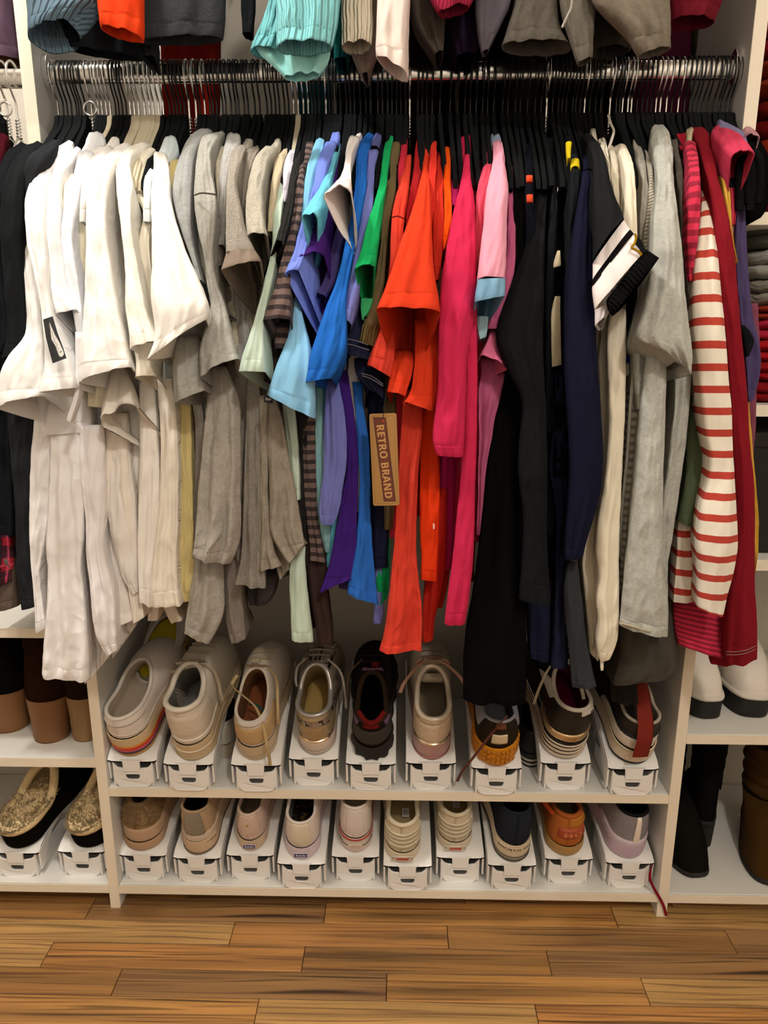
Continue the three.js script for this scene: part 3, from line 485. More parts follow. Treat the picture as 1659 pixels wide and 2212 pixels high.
garment('denim_shorts', 'dark indigo denim garment with white topstitching in the middle', 'shorts', fab('#22243a', 'crisp'));
SL('c', [.12, .13, .135], [[245, 340, 1560], [225, 370, 1680], [200, 400, 1790], [165, 1935, 410, 2005]], { nf: 2, hem: 0 });
SL('c', [.115, .12, .125], [[260, 400, 1980], [250, 480, 2080], [330, 2210, 520, 2260], [380, 2250, 528, 2350]], { nf: 2, hem: 0 });
for (const [p, z] of [[[[188, 1805], [260, 1820], [380, 1860]], .157], [[[180, 1850], [260, 1865], [390, 1905]], .157], [[[320, 2105], [410, 2130], [510, 2200]], .146], [[[330, 2125], [410, 2155], [512, 2218]], .147]])
  mesh('topstitch', tube(p.map(([x, y]) => atZ(700 + x / 4, 280 + y / 4, z)), .0007, 14, 5), fab('#b9b6c4'), wear);
// hang tag, on its string
{
  const g = thing('hang_tag', 'tan cardboard hang tag printed RETRO BRAND, between blue and red clothes', 'tag');
  const c0 = atZ(831, 994, .145), tl = atZ(802, 892, .145), tr = atZ(860, 899, .145), bl = atZ(795, 1090, .145);
  const w = tl.distanceTo(tr), h = tl.distanceTo(bl), ang = Math.atan2(bl.x - tl.x, tl.y - bl.y);
  const s = new THREE.Shape(), r = .0035; s.moveTo(-w / 2 + r, -h / 2); s.lineTo(w / 2 - r, -h / 2); s.quadraticCurveTo(w / 2, -h / 2, w / 2, -h / 2 + r); s.lineTo(w / 2, h / 2 - r); s.quadraticCurveTo(w / 2, h / 2, w / 2 - r, h / 2); s.lineTo(-w / 2 + r, h / 2); s.quadraticCurveTo(-w / 2, h / 2, -w / 2, h / 2 - r); s.lineTo(-w / 2, -h / 2 + r); s.quadraticCurveTo(-w / 2, -h / 2, -w / 2 + r, -h / 2);
  const card = new THREE.ExtrudeGeometry(s, { depth: .0012, bevelEnabled: true, bevelSize: .0003, bevelThickness: .0003, bevelSegments: 1 });
  const tex = printTex(220, 760, (x, W2, H2) => {
    x.fillStyle = '#a87c45'; x.fillRect(0, 0, W2, H2); x.strokeStyle = '#8a5c2c'; x.lineWidth = 3; x.strokeRect(14, 14, W2 - 28, H2 - 28);
    x.save(); x.fillStyle = '#6b3424'; x.strokeStyle = '#2c150d'; x.lineWidth = 6; x.beginPath(); x.moveTo(28, 24); x.lineTo(132, 30); x.lineTo(192, 728); x.lineTo(92, 726); x.closePath(); x.fill(); x.stroke();
    x.translate(112, 380); x.rotate(Math.PI / 2 - .085); x.fillStyle = '#c69a5a'; x.textAlign = 'center'; x.textBaseline = 'middle'; x.font = 'bold 92px sans-serif'; x.scale(1.0, 1.0); const m = x.measureText('RETRO BRAND').width; x.scale(630 / m, .98); x.fillText('RETRO BRAND', 12, 6); x.restore();
    x.fillStyle = '#c23a30'; x.beginPath(); x.arc(112, 52, 9, 0, 7); x.fill(); x.fillStyle = '#1c0e08'; x.beginPath(); x.arc(104, 34, 5, 0, 7); x.fill();
  });
  mesh('card', card, std('#a87c45', .8), g);
  mesh('printed_face', new THREE.PlaneGeometry(w - .002, h - .002).translate(0, 0, .0018), new THREE.MeshStandardMaterial({ map: tex, roughness: .75 }), g);
  mesh('string', tube([[0, h / 2 - .007, .002], [.003, h / 2 + .012, .004], [.006, h / 2 + .035, -.004], [.008, h / 2 + .06, -.02]], .0006, 20, 6), std('#1b1b1b', .8), g);
  g.position.copy(c0); g.rotation.z = -ang + .0; g.rotation.y = -.06;
}
// ---- reds
tee('raspberry red tee showing a small bump before the orange-reds', fab('#b8283c'));
SL('c', [.0, .08, .10], [[668, 722, 92], [665, 718, 180], [645, 700, 270], [638, 692, 340], [640, 680, 480]], { nf: 1 });
tee('coral red tee with shoulder seam left of the big orange sleeve', fab('#cc3d2c'));
SL('c', [.05, .13, .15, .155], [[700, 755, 232], [680, 748, 330], [652, 742, 450], [620, 722, 580], [592, 702, 700], [580, 692, 790], [578, 690, 880], [572, 672, 1050], [562, 630, 1220], [545, 610, 1420]], { nf: 1.5 });
mesh('shoulder_seam', tube([[588, 758], [640, 748], [692, 772]].map(([x, y], i) => atZ(700 + x / 4, 280 + y / 4, .166 + (i === 1 ? .004 : -.006))), .0009, 12, 6), fab('#9c2a1e'), wear);
SL('c', [.13, .145, .15], [[490, 600, 1620], [445, 610, 1800], [410, 622, 1920], [370, 2030, 578, 2145]], { nf: 2, lip: [.004, .006, -.02] });
BO('c', [.115, .13, .135, .14], [[690, 860, 2250], [662, 852, 2600], [642, 812, 3000], [622, 800, 3350], [604, 796, 3600], [582, 812, 3850], [552, 848, 4100], [520, 850, 4350], [478, 4490, 842, 4500]], { D: .09, a: 1.5, hem: .012 });
tee('deep crimson tee between two orange-red ones', fab('#a81f24'));
SL('c', [.0, .10, .125], [[800, 862, 82], [780, 852, 200], [772, 842, 330], [760, 830, 430], [740, 802, 550], [705, 765, 760], [690, 740, 1000]], { nf: 1.5 });
tee('vivid orange-red tee with the biggest open sleeve on the rack', fab('#d03a1d', 'smooth'));
SL('c', [.0, .10, .155, .18, .195, .205], [[868, 922, 102], [860, 912, 220], [850, 902, 350], [830, 912, 450], [800, 920, 560], [762, 926, 700], [712, 930, 850], [668, 935, 950], [620, 942, 1100], [572, 952, 1250], [530, 975, 1380], [488, 995, 1480], [450, 1562, 1006, 1592]], { nf: 2, lip: [.0, .062, -.015], D: .1, hem: .02, wr: .7 });
SL('c', [.12, .14, .15], [[590, 780, 1950], [575, 775, 2100], [540, 2265, 700, 2310]], { nf: 2.5, lip: [.006, .008, -.02] });
BO('c', [.13, .15, .155], [[780, 990, 1650], [790, 988, 1900], [775, 985, 2080], [760, 980, 2220], [735, 970, 2320], [690, 2350, 945, 2440]], { D: .08, a: 1.4, nf: 3 });
tee('tomato red tee with twisted neck just right of the big orange sleeve', fab('#cf3226'));
SL('c', [.0, .09, .12, .125], [[930, 972, 112], [910, 976, 200], [908, 970, 330], [910, 962, 500], [920, 960, 800], [930, 1000, 1200]], { nf: 1, a: 1.6 });
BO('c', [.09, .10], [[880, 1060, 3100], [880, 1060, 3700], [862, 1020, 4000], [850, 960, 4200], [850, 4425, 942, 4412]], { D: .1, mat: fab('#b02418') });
tee('burnt red tee second right of the big orange sleeve', fab('#bf2d1f'));
SL('c', [.01, .10, .13, .135], [[980, 1042, 212], [970, 1032, 350], [960, 1030, 500], [942, 1036, 750], [940, 1042, 950], [950, 1000, 1300]], { nf: 1.5 });
BO('c', [.105, .12, .125], [[850, 965, 2350], [832, 1000, 2900], [824, 1002, 3200], [830, 990, 3500], [840, 980, 3700], [832, 3880, 970, 3905]], { D: .09, mat: fab('#d8380f') });
mesh('care_label', box(.0024, .0085, .0006, 0, 0, 0, .0002), std('#e8c8c0', .8), wear).position.copy(atZ(937, 1137, .148));
tee('bright orange tee with narrow sleeve before the pinks', fab('#e8520e'));
SL('c', [.01, .09, .13, .14], [[1042, 1102, 162], [1034, 1098, 270], [1030, 1092, 380], [1030, 1092, 520], [1040, 1110, 680], [1040, 1102, 800], [1012, 1080, 950], [1032, 1040, 1045, 1030]], { nf: 1.5 });
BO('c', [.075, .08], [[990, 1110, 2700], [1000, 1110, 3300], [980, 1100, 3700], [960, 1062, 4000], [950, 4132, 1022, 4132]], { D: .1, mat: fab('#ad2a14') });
// ---- pinks
tee('magenta tee showing a short dark sleeve left of the hot pink top', fab('#a81c5a'));
SL('c', [.03, .09, .11], [[1098, 1152, 345], [1094, 1162, 500], [1100, 1152, 660]], { nf: 1 });
sweat('hot pink long-sleeved top with a bunched neck and two long strips', fab('#c62850'));
piece('collar', 'c', [-.01, .02, .03], [[1175, 1300, 85], [1155, 1314, 150], [1160, 1310, 210], [1142, 1250, 300], [1190, 1250, 360]], { D: .06, hem: 0, a: 2 });
SL('c', [.06, .13, .16, .175, .18, .18], [[1212, 1258, 225], [1200, 1260, 360], [1172, 1282, 500], [1135, 1302, 630], [1090, 1308, 850], [1050, 1312, 1050], [1010, 1312, 1300], [992, 1312, 1600], [985, 1235, 1900], [985, 1228, 2200], [960, 1222, 2450], [936, 1215, 2560], [942, 1210, 2740], [970, 2808, 1200, 2822]], { nf: 2, D: .06 });
SL('c', [.16, .17, .165, .16], [[1235, 1318, 1500], [1228, 1325, 2000], [1215, 1325, 2450], [1200, 1315, 2800], [1170, 1305, 3100], [1140, 1300, 3400], [1110, 1290, 3700], [1082, 1270, 3900], [1052, 1240, 4150], [1040, 4258, 1218, 4258]], { nf: 1.5, D: .06, wr: .6, hem: .02 });
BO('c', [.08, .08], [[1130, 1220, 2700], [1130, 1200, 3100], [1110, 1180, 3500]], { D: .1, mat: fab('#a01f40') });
tee('dusky rose tee set back between hot pink and salmon', fab('#a03048'));
SL('c', [.0, .07, .09], [[1282, 1370, 292], [1290, 1372, 420], [1300, 1345, 600]], { nf: 1 });
tee('salmon pink tee with tapering sleeve left of the pale pink one', fab('#d84f66'));
SL('c', [-.01, .10, .14, .15], [[1382, 1450, 120], [1366, 1450, 210], [1385, 1450, 300], [1345, 1440, 420], [1312, 1412, 560], [1308, 1385, 700], [1310, 1372, 850], [1292, 1360, 1000], [1280, 1345, 1130], [1288, 1230, 1322, 1232]], { nf: 1.5 });
garment('ringer_tee', 'pale pink ringer tee with a light blue cuff and neckband', 'shirt', fab('#e59db2', 'smooth'));
piece('collar', 'c', [-.01, .02], [[1440, 1515, 55], [1426, 1534, 100], [1440, 1530, 140]], { D: .05, hem: 0, mat: fab('#8190a6'), label: 'grey-blue neckband' });
SL('c', [.03, .12, .165, .185, .195], [[1452, 1540, 125], [1462, 1560, 250], [1440, 1572, 370], [1412, 1590, 480], [1392, 1592, 600], [1376, 1578, 800], [1356, 1576, 1000], [1338, 1572, 1150], [1318, 1302, 1562, 1292]], { nf: 2, hem: 0 });
CU('c', [.197, .198], [[1320, 1298, 1563, 1288], [1308, 1390, 1563, 1365], [1298, 1492, 1560, 1440]], { mat: fab('#7aa6c4', 'smooth'), label: 'light blue cuff', lip: [-.004, .036, -.01], D: .08, a: .8 });
CU('c', [.15, .155], [[1310, 1420, 1620], [1312, 1412, 1720], [1345, 1812, 1400, 1790]], { mat: fab('#9fc3d2', 'smooth'), D: .03 });
tee('dusty mauve-pink tee with crumpled sleeve right of the ringer', fab('#b55a80'));
SL('d', [.05, .12, .14, .14], [[520, 600, 330], [550, 600, 600], [552, 615, 850], [540, 618, 1100], [520, 602, 1250], [480, 562, 1400], [420, 522, 1550], [360, 480, 1720]], { nf: 1.5 });
SL('d', [.13, .145, .15], [[398, 445, 1745], [342, 470, 1900], [298, 1955, 535, 2085]], { nf: 1.5, mat: fab('#d56f92') });
BO('d', [.11, .125, .13], [[300, 520, 1980], [330, 535, 2090], [290, 505, 2200], [290, 480, 2330], [295, 440, 2480], [300, 405, 2700], [292, 360, 2900], [290, 345, 3200], [280, 330, 3500]], { D: .08, a: 2, nf: 3 });
// ---- blacks and navies
garment('trousers', 'long black velvet trousers reaching down to the sneakers', 'trousers', fab('#0b0a0a', 'smooth'));
BO('d', [.10, .12, .135, .14, .14], [[480, 660, 2000], [440, 690, 2250], [400, 705, 2550], [352, 690, 2950], [336, 690, 3250], [285, 700, 3650], [240, 700, 4000], [182, 705, 4300], [158, 710, 4600], [160, 4905, 702, 4945]], { D: .12, wr: .5 });
SL('d', [.02, .10, .12, .12], [[560, 665, 190], [595, 692, 420], [600, 695, 700], [600, 700, 1100], [560, 690, 1450], [480, 680, 1750], [450, 670, 2100]], { nf: 1.5 });
{
  garment('striped_jersey', 'black jersey with two small orange squares on its sleeve', 'jersey', fab('#101219'));
  SL('d', [.02, .10, .12, .125], [[690, 762, 140], [690, 775, 420], [698, 775, 650], [700, 790, 950], [660, 760, 1300]], { nf: 1.5 });
  for (const [x0, x1, y0, y1] of [[705, 762, 400, 455], [708, 765, 565, 630]]) mesh('orange_patch', drape('d', [.121, .123], [[x0, x1, y0], [x0, x1, y1]], { D: .006, D0: .006, hem: 0, a: 0, wr: 0, bulge: .3 }), fab('#cc4a2c'), wear);
}
knit('bulky charcoal sweater with a long bent sleeve in the black section', fab('#1a1a1b', 'heather'));
SL('d', [.0, .10, .15, .17, .17, .165], [[880, 952, 85], [805, 932, 250], [815, 912, 400], [792, 892, 560], [770, 875, 700], [742, 872, 850], [700, 870, 1000], [645, 862, 1150], [585, 862, 1320], [515, 860, 1500], [445, 845, 1700], [440, 850, 1850], [500, 852, 1980], [580, 860, 2150], [675, 872, 2300], [688, 880, 2420], [660, 880, 2600], [632, 890, 2850], [640, 885, 3050], [685, 882, 3300], [680, 885, 3600], [660, 900, 3850], [642, 4040, 915, 4088]], { nf: 2.5, D: .08, wr: .6, hem: .03 });
tee('jet black top filling the gap right of the charcoal sweater', blackCloth);
SL('d', [.0, .09, .12, .12, .11], [[925, 985, 120], [925, 975, 400], [920, 975, 700], [890, 960, 1000], [870, 940, 1400], [870, 940, 2000], [880, 950, 2600]], { nf: 1 });
BO('d', [.05, .05], [[560, 1010, 400], [560, 1060, 1200], [560, 1060, 2200], [600, 1060, 3200], [640, 1060, 4000]], { D: .12 });
garment('graphic_tee', 'black tee with two cream printed patches between dark sleeves', 'shirt', fab('#0f1014'));
BO('d', [.085, .10, .105], [[940, 1050, 900], [935, 1052, 1200], [922, 1050, 1600], [920, 1040, 2050], [930, 1040, 2500], [940, 1060, 3000]], { D: .1 });
for (const [r, z] of [[[[978, 1000, 1045], [950, 1004, 1110], [934, 1195, 1006, 1175]], .122], [[[955, 1002, 1440], [916, 1000, 1570], [920, 1006, 1700], [922, 1006, 1850], [928, 2050, 1012, 2030]], .126]]) mesh('cream_print', drape('d', [z, z], r, { D: .008, D0: .008, hem: 0, a: .2, bulge: .15, wr: .4 }), fab('#cdbf9f'), wear);
garment('jersey', 'dark grey jersey with yellow neck trim and yellow sleeve band', 'jersey', fab('#1c1e22'));
piece('collar', 'd', [-.01, .03, .06], [[1015, 1100, 85], [1040, 1115, 140], [1055, 1130, 210]], { D: .04, hem: 0 });
SL('d', [.05, .12, .13], [[1058, 1145, 210], [1082, 1166, 300], [1085, 1165, 420], [1072, 1145, 650], [1062, 1125, 900], [1055, 1110, 1200]], { nf: 1 });
for (const r of [[[1046, 1100, 120], [1050, 1090, 190], [1062, 1090, 250]], [[1084, 1166, 282], [1086, 1168, 345]]]) mesh('yellow_trim', drape('d', [.082, .098], r, { D: .012, D0: .012, hem: 0, a: 0, wr: 0, bulge: .45 }), fab('#c8b21c'), wear);
sweat('navy zip sweatshirt with a straight heavy sleeve', fab('#191a2c', 'smooth'));
SL('d', [.0, .12, .16, .17, .17, .165, .16], [[1165, 1240, 110], [1195, 1272, 240], [1195, 1286, 350], [1172, 1282, 500], [1142, 1280, 700], [1112, 1276, 900], [1082, 1276, 1100], [1062, 1282, 1400], [1052, 1300, 1650], [1042, 1312, 1900], [1042, 1332, 2200], [1062, 1352, 2500], [1080, 1370, 2800], [1080, 1352, 3100], [1052, 1292, 3330], [1040, 1232, 3520], [1030, 3700, 1192, 3690]], { nf: 2.5, D: .09, wr: .5 });
mesh('sleeve_seam', tube([[1195, 352], [1240, 342], [1286, 352]].map(([x, y], i) => atZ(960 + x / 4, 280 + y / 4, .142 + (i === 1 ? .006 : -.004))), .001, 10, 6), fab('#0d0d18'), wear);
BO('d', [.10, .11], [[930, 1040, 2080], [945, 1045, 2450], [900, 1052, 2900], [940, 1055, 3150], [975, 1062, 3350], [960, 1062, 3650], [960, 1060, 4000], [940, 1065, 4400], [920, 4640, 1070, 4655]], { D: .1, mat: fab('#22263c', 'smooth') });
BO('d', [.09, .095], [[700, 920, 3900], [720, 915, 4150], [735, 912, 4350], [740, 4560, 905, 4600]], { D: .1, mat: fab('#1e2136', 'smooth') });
garment('leggings', 'slate grey legging leg hanging below the navy sweatshirt', 'leggings', fab('#35373b', 'smooth'));
BO('d', [.13, .14, .14], [[1060, 1150, 3750], [1035, 1170, 3900], [1030, 1196, 4100], [1050, 1205, 4300], [1078, 1245, 4500], [1092, 1285, 4700], [1102, 4812, 1312, 4812]], { D: .06, nf: 1.5, hem: .012 });
{
  garment('team_jersey', 'black jersey sleeve with white bands and black ribbed cuff sticking out sideways', 'jersey', fab('#1d1e1f', 'smooth'));
  SL('e', [.0, .11, .17, .19, .20], [[30, 140, 70], [110, 205, 140], [148, 262, 270], [145, 290, 450], [142, 350, 640], [140, 412, 775], [145, 1160, 418, 785]], { nf: 1.5, D: .07, hem: 0, thick: 0, wr: .6 });
  const W2 = fab('#efe6e4', 'smooth'), Bk = fab('#141112', 'smooth'), bandO = { D: .072, D0: .072, cap: false, hem: 0, a: .6, thick: 0, nf: 1.5, ph: 3, wr: .4, bulge: .12 };
  piece('white_band', 'e', [.201, .205], [[145, 1158, 416, 783], [144, 1215, 440, 825], [143, 1300, 468, 866]], { ...bandO, mat: W2 });
  piece('black_stripe', 'e', [.205, .207], [[143, 1298, 467, 864], [141, 1335, 485, 885], [139, 1372, 502, 905]], { ...bandO, mat: Bk });
  piece('white_band', 'e', [.207, .215], [[139, 1370, 501, 903], [137, 1420, 540, 955], [160, 1560, 608, 1045]], { ...bandO, mat: W2, thick: .002 });
  piece('white_band', 'e', [.17, .175, .18], [[150, 330, 1480], [160, 290, 1580], [165, 1700, 262, 1625]], { D: .03, D0: .03, hem: 0, mat: W2 });
  piece('cuff', 'e', [.217, .222], [[262, 1475, 602, 1035], [258, 1550, 660, 1072], [312, 1615, 718, 1112]], { ...bandO, D: .09, D0: .085, mat: fab('#0f0f0f', 'rib'), thick: .003, hem: 0, a: 1.6, label: 'black ribbed cuff' });
  const patch = new THREE.Shape(); [[505, 905], [520, 930], [505, 990], [540, 1030], [565, 1080], [600, 1045], [560, 960]].forEach(([x, y], i) => { const p = atZ(1244 + x / 4, 280 + y / 4, .226); i ? patch.lineTo(p.x, p.y) : patch.moveTo(p.x, p.y); });
  mesh('dark_emblem', new THREE.ExtrudeGeometry(patch, { depth: .001, bevelEnabled: false }).translate(0, 0, .228), fab('#1c1d1f', 'smooth'), wear);
  mesh('yellow_outline', tube([[508, 900], [520, 930], [505, 985], [482, 1020], [510, 1035], [545, 1055], [566, 1085]].map(([x, y]) => atZ(1244 + x / 4, 280 + y / 4, .231)), .0016, 30, 6), fab('#dfa81f'), wear);
}
// ---- creams and greys on the right
garment('striped_tee', 'black and white striped top barely showing behind the black jersey sleeve', 'shirt', striped([['#15140f', 50], ['#d9d3c6', 50]], .0085));
SL('e', [.06, .11, .12], [[205, 255, 250], [215, 268, 350], [220, 275, 450], [240, 290, 600]], { nf: 1 });
tee('ivory tank with a thin upright strap, first of the creams', fab('#ddd5c2', 'rib'));
piece('strap', 'e', [.0, .03], [[122, 168, 5], [120, 175, 60], [130, 190, 140]], { D: .02, hem: 0 });
SL('e', [.03, .11, .13], [[190, 255, 95], [190, 270, 170], [235, 295, 300], [258, 302, 480], [280, 320, 640]], { nf: 1 });
tee('stone-beige tee with a shoulder seam in the cream group', fab('#c9c0ac'));
SL('e', [.03, .11, .14, .14], [[262, 320, 155], [290, 355, 230], [302, 370, 400], [310, 374, 560], [335, 384, 700], [370, 410, 900]], { nf: 1 });
tee('off-white tee with a strap-like folded shoulder', fab('#ddd6c6'));
SL('e', [.03, .11, .13], [[320, 375, 160], [355, 400, 260], [375, 412, 400], [380, 412, 600], [395, 420, 800]], { nf: 1 });
sweat('long cream sweatshirt whose sleeve hangs lowest, with a gathered cuff', fab('#e9dfc9', 'smooth'));
SL('e', [.02, .12, .155, .165, .165], [[345, 430, 150], [372, 462, 220], [415, 500, 330], [422, 515, 480], [410, 522, 640], [402, 527, 820], [415, 530, 1020], [430, 525, 1250]], { nf: 1.5 });
SL('e', [.12, .14, .15, .155, .155], [[290, 430, 1560], [270, 430, 1720], [265, 430, 1950], [280, 428, 2250], [285, 420, 2500], [262, 400, 2850], [240, 392, 3080], [200, 378, 3300], [172, 372, 3480], [168, 368, 3620], [198, 368, 3860], [165, 370, 4060], [205, 368, 4250], [178, 358, 4400], [182, 330, 4500], [210, 4590, 292, 4570]], { nf: 2, D: .06, a: 1.3 });
BO('e', [.10, .11, .115, .115], [[235, 330, 1650], [195, 300, 1950], [210, 300, 2250], [225, 300, 2550], [230, 280, 2900], [160, 250, 3200], [75, 190, 3480], [52, 185, 3700], [62, 195, 3900], [95, 205, 4200], [118, 4520, 195, 4590]], { D: .08, mat: fab('#d2c8b4', 'smooth') });
piece('drawstring', 'e', [.15, .15], [[208, 240, 4570], [210, 238, 4620], [214, 4672, 240, 4665]], { D: .006, hem: 0, nf: 1 });
tee('black tee standing between the creams and the grey stripes', blackCloth);
SL('e', [.03, .10, .12], [[455, 540, 190], [500, 565, 330], [512, 565, 480], [528, 565, 700], [525, 560, 1000], [500, 545, 1400], [480, 540, 1700]], { nf: 1 });
BO('e', [.06, .06], [[430, 560, 1500], [430, 540, 2000], [420, 530, 2700], [380, 500, 3300], [370, 480, 3900]], { D: .12 });
garment('trim_tee', 'cream tee with a royal-blue band peeking out beside the black gap', 'shirt', fab('#d8d0c0'));
SL('e', [.10, .11], [[440, 480, 1790], [435, 495, 1900], [428, 2150, 488, 2060]], { nf: 1 });
mesh('blue_band', drape('e', [.115, .117], [[436, 1918, 492, 1975], [428, 1985, 490, 2055]], { D: .01, D0: .01, hem: 0, a: 0, wr: .2, bulge: .1 }), fab('#221f72'), wear);
tee('warm grey tee left of the fine-striped cardigan', fab('#9f988a', 'heather'));
SL('e', [.01, .10, .13, .13], [[490, 550, 100], [505, 585, 230], [560, 612, 370], [572, 622, 500], [555, 622, 700], [548, 610, 900], [560, 600, 1100]], { nf: 1 });
{
  garment('cardigan', 'fine grey-and-cream striped zip cardigan next to the heather grey hoodie', 'cardigan', striped([['#b9b2a2', 50], ['#7d776c', 50]], .0052));
  SL('e', [.0, .10, .14, .145], [[515, 575, 115], [565, 645, 220], [605, 665, 310], [628, 672, 420], [628, 682, 550], [620, 682, 680], [602, 668, 800], [582, 655, 950], [590, 652, 1060]], { nf: 1 });
  BO('e', [.11, .12, .125], [[540, 575, 1250], [535, 570, 1500], [500, 560, 2100], [478, 555, 2300], [465, 550, 2600], [450, 535, 2900], [425, 510, 3100], [398, 470, 3350], [385, 435, 3700], [375, 420, 4000]], { D: .1, mat: striped([['#c9c2b2', 55], ['#8f887c', 45]], .0125) });
  mesh('zip', flatTube([[548, 1300], [538, 1560], [492, 2130], [470, 2400], [445, 2800], [418, 3080], [395, 3330], [384, 3700]].map(([x, y]) => atZ(1244 + x / 4, 280 + y / 4, .139)), .0045, .002, 60), striped([['#d8d2c0', 50], ['#3c3833', 50]], .02), wear);
}
garment('hoodie', 'big heather grey hoodie with a crumpled elbow and cream hem piping', 'hoodie', fab('#b4b1a4', 'heather', { bumpScale: .006 }));
piece('hood', 'e', [.0, .05, .08], [[650, 750, -5], [636, 800, 40], [645, 828, 150], [665, 836, 300]], { D: .08, hem: 0 });
SL('e', [.08, .15, .175, .185, .19, .19], [[655, 832, 180], [690, 838, 340], [705, 842, 460], [690, 850, 570], [672, 868, 710], [660, 888, 860], [655, 902, 1000], [650, 918, 1150], [610, 932, 1400], [560, 952, 1600], [505, 972, 1740], [500, 990, 1850], [640, 1860, 992, 1990], [850, 2000, 990, 2120]], { nf: 3, a: 1.3, D: .1, lip: [-.01, .03, -.03] });
SL('e', [.15, .165, .17, .17, .165], [[612, 772, 1850], [592, 778, 2050], [570, 772, 2320], [550, 762, 2600], [530, 752, 2900], [495, 745, 3200], [462, 740, 3500], [425, 738, 3800], [392, 792, 4080], [374, 4268, 785, 4345]], { nf: 2, D: .07, a: 1.2 });
BO('e', [.13, .14, .14], [[780, 988, 1880], [850, 995, 2100], [862, 992, 2300], [832, 962, 2550], [802, 942, 2800], [780, 910, 3000], [735, 880, 3200], [725, 840, 3500], [730, 790, 3750], [720, 798, 4000], [715, 4340, 790, 4320]], { D: .09, a: 1.3 });
SL('e', [.14, .145], [[500, 600, 1840], [498, 590, 1980], [500, 582, 2150], [535, 2420, 572, 2380]], { nf: 1.5, D: .06 });
mesh('hem_piping', tube([[376, 4262], [470, 4285], [580, 4320], [700, 4345], [784, 4335]].map(([x, y], i) => atZ(1244 + x / 4, 280 + y / 4, .176 + .014 * Math.sin(i / 4 * 3.14))), .0018, 30, 8), fab('#e2d8b8'), wear);
tee('dark taupe long tee directly right of the grey hoodie', fab('#5d574c', 'heather'));
SL('e', [.02, .11, .14, .14, .13], [[822, 872, 95], [852, 900, 250], [872, 932, 450], [892, 942, 700], [922, 972, 1000], [952, 1002, 1300], [972, 1012, 1500], [985, 1030, 1700], [1000, 1060, 2000], [1000, 1085, 2300]], { nf: 1 });
knit('olive-black top hidden between the taupe tee and raspberry stripes', fab('#2c281a'));
SL('e', [.0, .08, .1], [[890, 950, 150], [910, 965, 300], [935, 970, 480], [945, 975, 700]], { nf: 1 });
sweat('olive green sweatshirt sleeve ending above the striped hems', fab('#4f5a42'));
SL('e', [.10, .12, .125, .125], [[1000, 1080, 2250], [962, 1095, 2480], [950, 1135, 2750], [945, 1162, 2900], [938, 1135, 3050], [908, 1090, 3200], [870, 3375, 1042, 3445]], { nf: 1.5, D: .07 });
garment('tail_shirt', 'charcoal shirt with a ragged draped tail low on the right side', 'shirt', fab('#45413a'));
BO('e', [.08, .09, .095], [[780, 880, 3300], [770, 850, 3600], [400, 840, 4150], [380, 850, 4300], [380, 880, 4500], [360, 900, 4620], [330, 860, 4720], [315, 4790, 540, 4770]], { D: .12, a: 1.4 });
// ---- right-hand reds
{
  const rasp = striped([['#c92748', 50], ['#8e1430', 50]], .0165);
  garment('striped_dress', 'raspberry dress with fine dark red stripes, its hem below the white-striped top', 'dress', rasp);
  piece('collar', 'e', [.0, .04], [[855, 950, 60], [870, 985, 120], [900, 1020, 190]], { D: .05, hem: 0, mat: fab('#a3192f') });
  SL('e', [.05, .13, .15, .15], [[925, 1030, 130], [962, 1052, 230], [972, 1066, 360], [968, 1076, 520], [962, 1074, 720], [956, 1060, 900], [962, 1035, 1080], [985, 1310, 1002, 1310]], { nf: 1 });
  BO('e', [.085, .095, .105], [[840, 1285, 3900], [838, 1286, 4060], [835, 4110, 1286, 4210], [845, 4280, 1286, 4380], [880, 4445, 1292, 4570]], { D: .1, nf: 5, mat: striped([['#c92748', 50], ['#8e1430', 50]], .0085) });
}
{
  const wr = striped([['#ece4d4', 66], ['#b23a2c', 34]], .0312, .0);
  garment('striped_shirt', 'white long-sleeved shirt with bold red horizontal stripes on the right', 'shirt', wr);
  SL('e', [.02, .13, .16, .17, .17, .165], [[1010, 1070, 125], [1065, 1110, 240], [1080, 1122, 400], [1086, 1165, 560], [1074, 1182, 730], [1060, 1196, 850], [1040, 1216, 1020], [1012, 1228, 1180], [1000, 1242, 1360], [996, 1262, 1560], [1002, 1278, 1720], [1022, 1292, 1880], [1042, 1302, 2070], [1066, 1322, 2270], [1088, 1342, 2470], [1112, 1342, 2650], [1150, 1352, 2850], [1132, 1366, 3050], [1066, 1372, 3250], [1040, 1382, 3450], [1036, 1386, 3580], [1044, 1372, 3700], [1052, 1342, 3850], [1042, 1295, 4020], [1042, 4120, 1262, 4190]], { nf: 1.5, D: .08, wr: .5, hem: 0 });
  BO('e', [.115, .12, .12], [[890, 1050, 3350], [872, 1050, 3550], [866, 1052, 3720], [850, 1062, 3880], [840, 4080, 1050, 4060]], { D: .1, nf: 2, hem: 0 });
}
tee('beige tee with only a rounded shoulder showing behind the maroon sleeve', fab('#b8ac90'));
SL('e', [.0, .05], [[955, 1020, 5], [945, 1000, 70], [960, 1000, 140]], { D: .06, hem: 0, nf: 1 });
knit('long maroon sweater with white double stitching at its hem', fab('#7d1420', 'smooth'));
